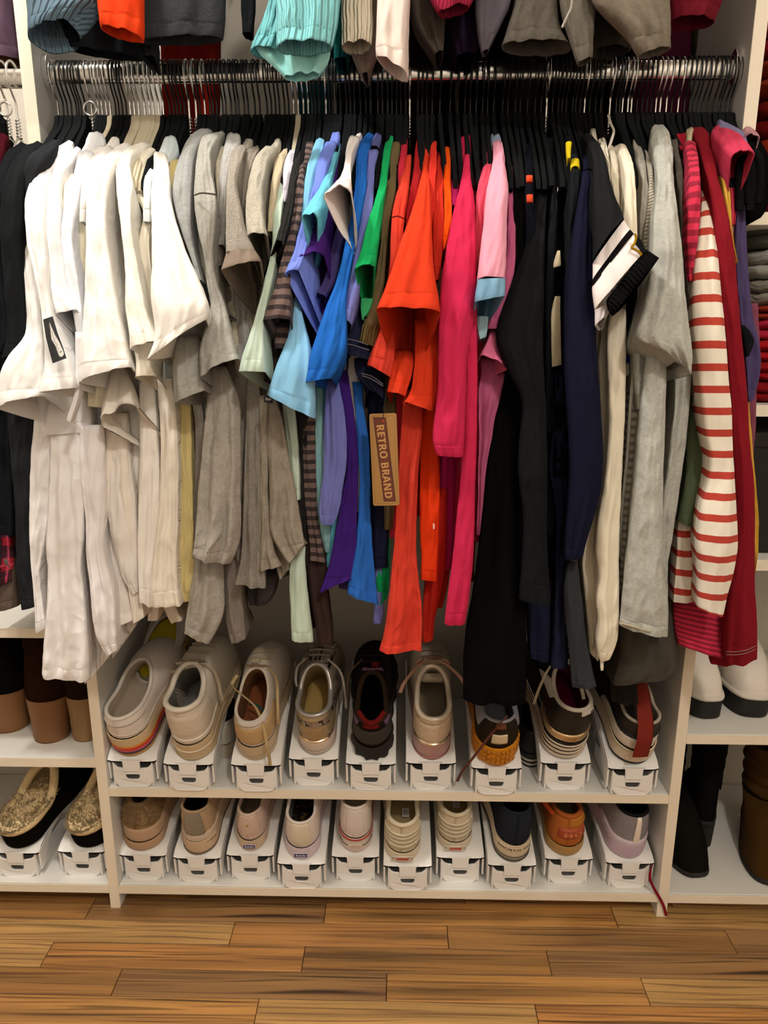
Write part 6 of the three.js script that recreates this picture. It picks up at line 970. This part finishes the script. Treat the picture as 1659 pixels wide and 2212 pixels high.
shoe('sneaker', 'orange suede shoe with a tan rubber sole and pull tab, ninth in the lower row', { L: .25, hw: .0395, bw: .046, sole: .026, hb: .094, hm: .08, hf: .10, cz0: -.018, cz1: -.12, cw: .028, rim: .005, dx: -.004, dz: .004, soleMat: std('#b08a52', .6), upMat: fab('#b0642e', 'smooth'), rimMat: fab('#a85a28', 'smooth'), linMat: cloth('#6d3a1e'), insoleMat: cloth('#6f6a56'),
  detail: A => { A.patch('heel_tab', -.5, 8, .52, .88, fab('#bd7a32', 'smooth'), .003, 'ochre heel tab'); const m = label1('HO', '#c67c50', '#a34420', 'bold 40px sans-serif', 96, 64); A.patch('heel_emblem', -3.5, 5.5, .18, .46, m, .0032, 'rust heel emblem'); const rd = cloth('#b44a22'); mesh('pull_loop', flatTube([[-.030, .085, -.03], [-.046, .098, -.05], [-.036, .112, -.075], [-.012, .114, -.07], [.004, .112, -.08]], .010, .002, 30), rd, A.o); } }, 'I');
shoe('running_shoe', 'pale grey knit sneaker with a lavender sole, last in the lower row', { L: .25, hw: .040, bw: .046, sole: .036, hb: .108, hm: .10, hf: .11, cz0: -.014, cz1: -.10, cw: .029, dx: .004, yaw: .14, soleMat: std('#c3adc0', .5), upMat: fab('#a49a98', 'tweed'), rimMat: cloth('#1c1a1a'), linMat: cloth('#171414'),
  detail: A => { A.patch('heel_line', -.8, .9, .0, .92, std('#eee0d0', .4), .003, 'white reflective heel line'); A.patch('heel_cup', -12, 12, -.25, .12, leather('#c8b2c4', .5), .003); } }, 'J');
// partner shoes stored underneath, seen through the gaps
for (const [px, py, c, l] of [[482, 1640, '#c9bdaa', 'white sneaker stored low between two organizers of the upper row'], [1148, 1660, '#171512', 'black striped sneaker stored low left of the satin platform one']]) {
  const k = c === '#171512'; const o = shoe('sneaker', l, { L: .2, hw: .022, bw: .026, sole: .03, hb: .075, hf: .08, cw: .014, soleMat: k ? std('#0f0e0d', .7) : std('#b8ab97', .6), bands: k ? [[.006, .010, std('#b5a894', .5)], [.015, .019, std('#b5a894', .5)]] : [], upMat: leather(c, .6), linMat: cloth('#2a2622') });
  const p = atY(px, py, SHELF.mid); o.position.set(p.x, SHELF.mid + .001, p.z);
}
// ---- slippers of the left bay
const fleece = fab('#ecd2a2');
const slip = (label, key, txt) => shoe('slipper', label, { L: .245, hw: .044, bw: .050, sole: .040, hb: .046, hm: .046, hf: .085, cz0: -.004, cz1: -.15, cw: .041, rim: .009, soleMat: fab('#15130e', 'tweed'), upMat: fab('#14120e', 'tweed'), rimMat: fleece, linMat: fleece, insoleMat: fleece, dx: key === 'L1' ? -.008 : .002, yaw: key === 'L1' ? -.26 : -.24,
  detail: A => { const im = new THREE.InstancedMesh(new THREE.ConeGeometry(.0012, .009, 4).translate(0, .0045, 0), fleece, 1400), q = new THREE.Object3D(); for (let i = 0; i < 1400; i++) { const a = rr(0, 6.283), r = i % 2 ? 1 : Math.sqrt(rnd()); q.position.set(Math.cos(a) * .041 * r, .052 - .006 * (1 - r), -.072 + Math.sin(a) * .076 * r); q.rotation.set(rr(-.6, .6) + (r === 1 ? Math.sin(a) * .9 : 0), 0, rr(-.6, .6) - (r === 1 ? Math.cos(a) * .9 : 0)); q.scale.setScalar(rr(.6, 1.4)); q.updateMatrix(); im.setMatrixAt(i, q.matrix); } im.name = 'fleece_pile'; im.userData.kind = 'stuff'; A.o.add(im);
    mesh('fleece_pad', new THREE.SphereGeometry(.042, 32, 16).scale(.96, .16, 1.72).translate(0, .046, -.072), fleece, A.o); const t = printTex(128, 64, (x, w, h) => { x.fillStyle = '#000'; x.fillRect(0, 0, w, h); x.fillStyle = '#fff'; x.font = '44px sans-serif'; x.textAlign = 'center'; x.textBaseline = 'middle'; x.fillText('UGG', w / 2, h / 2); }); t.colorSpace = THREE.NoColorSpace; const lm = std('#2a2012', .9); lm.alphaMap = t; lm.transparent = true; mesh('insole_label', new THREE.PlaneGeometry(.034, .017).rotateX(-Math.PI / 2).rotateY(.9).translate(.004, .0590, -.070), lm, A.o); } }, key);
slip('left fluffy tan slipper with a black side, lower shelf of the left bay', 'L1'); slip('right fluffy tan slipper with a black side, beside the left closet panel', 'L2');
// ---------------------------------------------------------------- side bays
function heelBoot(label, px, py, w, h, up, heel, yaw = 0) {
  const y = SHELF.lmid + .0005, p = atY(px, py, y), o = thing('heeled_boot', label, 'boot', [p.x, y, p.z]); o.rotation.y = yaw;
  const ring = (k, d, z0) => i => { const a = i / 40 * Math.PI * 2; const zz = Math.sin(a); return [Math.cos(a) * k * Math.pow(Math.abs(1), 1), zz > 0 ? zz * d * .9 + z0 : zz * d * .8 + z0]; };
  const lv = [[0, .86, .88], [.003, .90, .92], [h * .5, .95, .97], [h * .95, 1.05, 1.04], [h, 1.04, 1.03]];
  mesh('block_heel', mergeGeometries([grid(40, lv.length, (i, j) => { const q = ring(w * lv[j][1], w * lv[j][2], -w * .9)(i); return [q[0], lv[j][0], q[1]]; }, true), new THREE.CircleGeometry(w * .85, 32).rotateX(Math.PI / 2).translate(0, .0004, -w * .9)]), heel, o);
  const L = .17, us = [[h, 1.06, 1.06, 0], [h + .012, 1.10, 1.1, 0], [h + .05, 1.06, 1.1, -.004], [h + .09, 1.02, 1.15, -.012], [h + .13, 1.1, 1.3, -.016], [h + .155, 1.14, 1.36, -.018]];
  mesh('shaft', grid(40, us.length, (i, j) => { const q = ring(w * us[j][1], w * us[j][2], -w * .95 + us[j][3])(i); return [q[0], us[j][0], q[1]]; }, true), up, o);
  mesh('foot', grid(24, 14, (i, j) => { const t = j / 13, a = i / 24 * Math.PI * 2, ww = lerp(w, w * 1.15, sm(0, .7, t)) * Math.sqrt(Math.max(0, 1 - Math.max(0, (t - .7) / .3) ** 2)) + .001, hh = lerp(.09, .035, sm(.1, .8, t)), yb = lerp(h - .004, .016, sm(0, .55, t)); return [Math.cos(a) * ww, yb + (Math.sin(a) * .5 + .5) * hh, -w * .9 - t * L]; }, true), up, o);
  mesh('outsole', grid(24, 14, (i, j) => { const t = j / 13, a = i / 24 * Math.PI * 2, ww = lerp(w, w * 1.18, sm(0, .7, t)) * Math.sqrt(Math.max(0, 1 - Math.max(0, (t - .7) / .3) ** 2)) + .001, yb = lerp(h - .008, .004, sm(0, .55, t)); return [Math.cos(a) * ww, yb + Math.sin(a) * .004 + .002, -w * .9 - t * L]; }, true), heel, o);
}
const stackH = std('#7d5530', .6), stackL = std('#8a6a42', .6), suede = fab('#241408', 'smooth'), blk = fab('#0c0a08', 'smooth');
heelBoot('black boot with a brown block heel, leftmost of the three on its shelf', 8, 1586, .041, .088, blk, stackH, .1);
heelBoot('dark brown suede boot with a wide block heel, middle of the three', 92, 1608, .039, .092, suede, stackH, -.1);
heelBoot('dark brown boot with a slimmer tan block heel, beside the left panel', 172, 1604, .032, .094, suede, stackL, -.15);
// right bay: white shoes on black platforms, toes forward
function platformShoe(label, px, py, hw, L, yaw) {
  const y = SHELF.rmid + .0005, p = atY(px, py, y), o = thing('platform_shoe', label, 'shoe', [p.x, y, p.z]); o.rotation.y = yaw;
  const N = 48, wh = leather('#d9cdbb', .5), bk = std('#12110f', .8);
  const out = (i, k = 1) => { const a = i / N * Math.PI * 2, z = -L / 2 + Math.sin(a) * L / 2; const t = (Math.sin(a) + 1) / 2; return [Math.sign(Math.cos(a)) * Math.pow(Math.abs(Math.cos(a)), .62) * hw * lerp(.82, 1, sm(.3, .75, t)) * k, -L / 2 + (z + L / 2) * k]; };
  mesh('platform', grid(N, 5, (i, j) => { const q = out(i, [.93, .985, 1, 1, .96][j]); return [q[0], [0, .003, .02, .038, .041][j], q[1]]; }, true), bk, o);
  mesh('welt', grid(N, 5, (i, j) => { const q = out(i, [.97, 1.03, 1.04, 1.02, .95][j]); return [q[0], [.040, .041, .045, .049, .050][j], q[1]]; }, true), wh, o);
  mesh('upper', grid(N, 14, (i, j) => { const v = j / 13, a = i / N * Math.PI * 2, q = out(i, .97), cz = -L * .74 + Math.sin(a) * L * .19, cx = Math.cos(a) * hw * .6, s = v ** 1.7; return [lerp(q[0], cx, s), .049 + (1 - (1 - v) ** 1.9) * .075, lerp(q[1], cz, s)]; }, true), wh, o);
  mesh('toe_seam', tube(Array.from({ length: 15 }, (_, k) => { const a = lerp(.15, .85, k / 14) * Math.PI, q = out(a / (Math.PI * 2) * N, .95); return [q[0], .064, q[1] - .006]; }), .0011, 40, 6), std('#b3a792', .6), o);
  mesh('collar', tube(Array.from({ length: 24 }, (_, k) => { const a = k / 24 * Math.PI * 2; return [Math.cos(a) * hw * .6, .124, -L * .74 + Math.sin(a) * L * .19]; }), .003, 60, 8, true), wh, o);
  mesh('lining', grid(N, 4, (i, j) => { const a = i / N * Math.PI * 2; return [Math.cos(a) * hw * [.6, .55, .5, .02][j], [.124, .10, .058, .058][j], -L * .74 + Math.sin(a) * L * .19 * [1, .95, .9, .02][j]]; }, true), cloth('#4a443c'), o);
}
platformShoe('white leather shoe on a black platform sole, nearer the right panel', 1535, 1556, .044, .235, .1);
platformShoe('white leather shoe on a black platform sole, cut by the right edge', 1628, 1553, .048, .24, -.12);
// boots on the lowest right shelf
function tallBoot(label, px, py, mat, soleM, yaw, h, opt = {}) {
  const y = SHELF.rbottom + .0005, p = atY(px, py, y), o = thing('tall_boot', label, 'boot', [p.x, y, p.z]); o.rotation.y = yaw; const hw = opt.hw ?? .038, L = .235, N = 40, hl = opt.heel ?? .03;
  const out = (i, k = 1) => { const a = i / N * Math.PI * 2; const t = (Math.sin(a) + 1) / 2; return [Math.sign(Math.cos(a)) * Math.pow(Math.abs(Math.cos(a)), .6) * hw * lerp(.85, 1.05, sm(.3, .75, t)) * k, -L / 2 + Math.sin(a) * L / 2 * k]; };
  if (opt.back) o.position.z -= L;
  const lift = z => hl * sm(-L * .45, -L * .75, z) ;
  mesh('outsole', grid(N, 5, (i, j) => { const q = out(i, [.96, 1.02, 1.03, 1.02, .96][j]); return [q[0], [0, .002, .006, .010, .012][j] + lift(q[1]), q[1]]; }, true), soleM, o);
  if (hl > .02) mesh('heel', new THREE.CylinderGeometry(.026, .022, hl + .01, 28).translate(0, (hl + .01) / 2, -L * .86), soleM, o);
  mesh('foot', grid(N, 12, (i, j) => { const v = j / 11, a = i / N * Math.PI * 2, q = out(i, 1), s = v ** 1.6, cz = -L * .74 + Math.sin(a) * .05, cx = Math.cos(a) * hw * .92; return [lerp(q[0], cx, s), .011 + lift(q[1]) + (1 - (1 - v) ** 1.8) * .10, lerp(q[1], cz, s)]; }, true), mat, o);
  mesh('shaft', grid(N, 18, (i, j) => { const v = j / 17, a = i / N * Math.PI * 2, r = 1 + .12 * v + (opt.slouch ?? .02) * Math.sin(v * 24 + Math.cos(a) * 1.5); return [Math.cos(a) * hw * .88 * r, .086 + hl * .9 + v * h, -L * .74 + Math.sin(a) * .05 * r - v * .01]; }, true), mat, o);
  if (opt.zip) {
    o.updateMatrixWorld(true); const zf = o.position.z - .105, loc = (x, y, dz = 0) => o.worldToLocal(atZ(x, y, zf + dz));
    mesh('zip', flatTube([[1520, 1640], [1518, 1690], [1514, 1735], [1506, 1760]].map(([x, y]) => loc(x, y)), .005, .002, 30), std('#5a574e', .4, { metalness: .6 }), o);
    const s = new THREE.Shape(); s.moveTo(0, .012); s.quadraticCurveTo(.006, .004, .001, -.014); s.quadraticCurveTo(-.007, 0, 0, .012); const q = mesh('zip_pull', new THREE.ExtrudeGeometry(s, { depth: .0014, bevelEnabled: false }), std('#b8b3aa', .35, { metalness: .4 }), o); q.position.copy(loc(1498, 1776, .012));
  }
}
tallBoot('black ankle boot with a leaf zip pull, toe forward at the lower right', 1508, 1896, fab('#14130f', 'smooth'), std('#1b1a12', .8), .12, .11, { zip: true, hw: .043 });
tallBoot('black heeled boot turned heel outward, behind the one with the zip pull', 1588, 1846, fab('#0f0e0d', 'smooth'), std('#0c0b0a', .8), 2.85, .12, { heel: .062, hw: .036, back: true });
tallBoot('golden-brown slouchy suede boot at the lower right edge', 1668, 1915, fab('#5b3c14', 'tweed'), std('#1a1712', .8), -.30, .11, { slouch: .07, hw: .050 });
// folded stacks
function folded(label, cat, mat, x, y, z, w, h, d, ph, grp, name = 'folded_sweater') {
  const o = thing(name, label, cat, [x, y, z], grp);
  const N = 40, M = 12;
  const layer = (y0, hh, k, e) => grid(N, M, (i, j) => { const t = j / (M - 1) * 2 - 1, a = i / N * Math.PI * 2, q = Math.sqrt(Math.max(0, 1 - t * t * .98)), c = Math.cos(a), s = Math.sin(a), ex = v => Math.sign(v) * Math.pow(Math.abs(v), .35); const edge = .78 + .22 * q; return [ex(c) * w / 2 * edge + .004 * simplex.noise(s * 2 + ph, t + k), y0 + hh / 2 + t * hh / 2 + .003 * simplex.noise(c * 2 + ph, s * 2 + k) * (1 - Math.abs(t) * .3), -d / 2 + ex(s) * d / 2 * edge + e, i / N, j / M]; }, true);
  const cap = (y0, hh, k, e) => { const g = layer(y0, hh, k, e), P = g.attributes.position, n = P.count; return g; };
  mesh('lower_fold', layer(0, h * .55, 1, 0), mat, o); mesh('upper_fold', layer(h * .45, h * .53, 4, .006), mat, o);
}
{
  const X = .72, y2 = SHELF.rhigh + .001; let y = y2;
  ['deep red folded sweater at the bottom of the right-hand stack', 'second folded sweater from the bottom, dark red', 'third folded sweater from the bottom, scarlet', 'raspberry folded sweater fourth from the bottom of the stack'].forEach((l, i) => { folded(l, 'sweater', fab(['#7c0d12', '#8c1016', '#a3141c', '#a8203c'][i], 'smooth'), X + .006 * (i % 2), y, -.03 - .004 * i, .25, .036, .27, i * 3); y += .0345; });
  folded('rust-red folded top lying just under the grey clothes', 'sweater', fab('#8f2c1a', 'smooth'), X, y, -.03, .25, .022, .27, 21); y += .021;
  folded('beige-grey folded knit in the middle of the right stack', 'sweater', fab('#8f8877', 'heather'), X + .004, y, -.025, .25, .044, .27, 5); y += .042;
  folded('pale grey folded sweater, crumpled, upper right stack', 'sweater', fab('#a09b90', 'heather'), X, y, -.035, .25, .05, .26, 8); y += .048;
  folded('dark greenish-grey folded sweater on top of the right stack', 'sweater', fab('#6a675a', 'heather'), X + .002, y, -.04, .25, .05, .26, 11);
  let yt = SHELF.rtop + .001; ['deep red folded blanket lowest on the top right shelf', 'orange-red folded blanket second on the top right shelf', 'dark red folded blanket third on the top right shelf', 'rust folded blanket highest at the top right edge', 'crimson folded blanket near the top right corner'].forEach((l, i) => { folded(l, 'blanket', fab(['#4c0c0a', '#7a230a', '#5a0f0b', '#6d1f0a', '#7c0c14'][i], 'smooth'), X, yt, -.05, .26, .062, .28, i * 5 + 2, null, 'folded_blanket'); yt += .060; });
  let yb = SHELF.rup + .001; const bx = thing('storage_box', 'dark brown storage box on the right-hand shelf', 'box', [X, yb, -.18]); mesh('box_body', box(.25, .20, .28, 0, .10, 0, .006), std('#120e09', .8), bx); mesh('lid', box(.256, .03, .286, 0, .205, 0, .006), std('#171109', .8), bx);
}
// left bay, upper corner
garment('dress', 'muted purple dress at the top left corner behind the panel', 'dress', fab('#4a3846')); sewn.pop(); piece('skirt', 'f', [-.10, -.10], [[-90, 30, -300], [-90, 32, 40], [-90, 45, 130]], { D: .1, nf: 4 });
garment('shirt', 'mustard-brown shirt end at the left edge above the chrome rod', 'shirt', fab('#5a3c16')); sewn.pop(); piece('hem', 'f', [-.16, -.16], [[-90, 40, 20], [-90, 46, 110], [-90, 48, 150]], { D: .08, nf: 3 });
garment('plaid_shirt', 'dark red shirt collar in the left bay beside the clip hangers', 'shirt', fab('#3c0d16')); sewn.pop(); piece('collar', 'f', [.04, .08], [[-30, 20, 300], [-40, 14, 330], [-50, 5, 370]], { D: .1, hem: 0 });
// red cord over the edge of the lowest shelf
{ const o = thing('red_lace', 'red shoelace trailing over the right end of the lowest shelf to the floor', 'lace'); mesh('cord', flatTube([[1409, 1868, -.02], [1405, 1885, -.002], [1404, 1898, .002], [1412, 1918, .004], [1424, 1938, .006], [1434, 1958, .006], [1439, 1978, .006]].map(([x, y, z]) => atZ(x, y, z)), .0055, .0022, 50), cloth('#8a1626'), o); }
garment('sock', 'charcoal ribbed sock drooping onto the sneaker beside the right panel', 'sock', fab('#2a2825', 'rib')); sewn.pop(); piece('leg', 'f', [.02, .01], [[1318, 1372, 1430], [1316, 1372, 1465], [1320, 1510, 1378, 1512]], { D: .05, nf: 2 });
renderer.render(scene, camera);
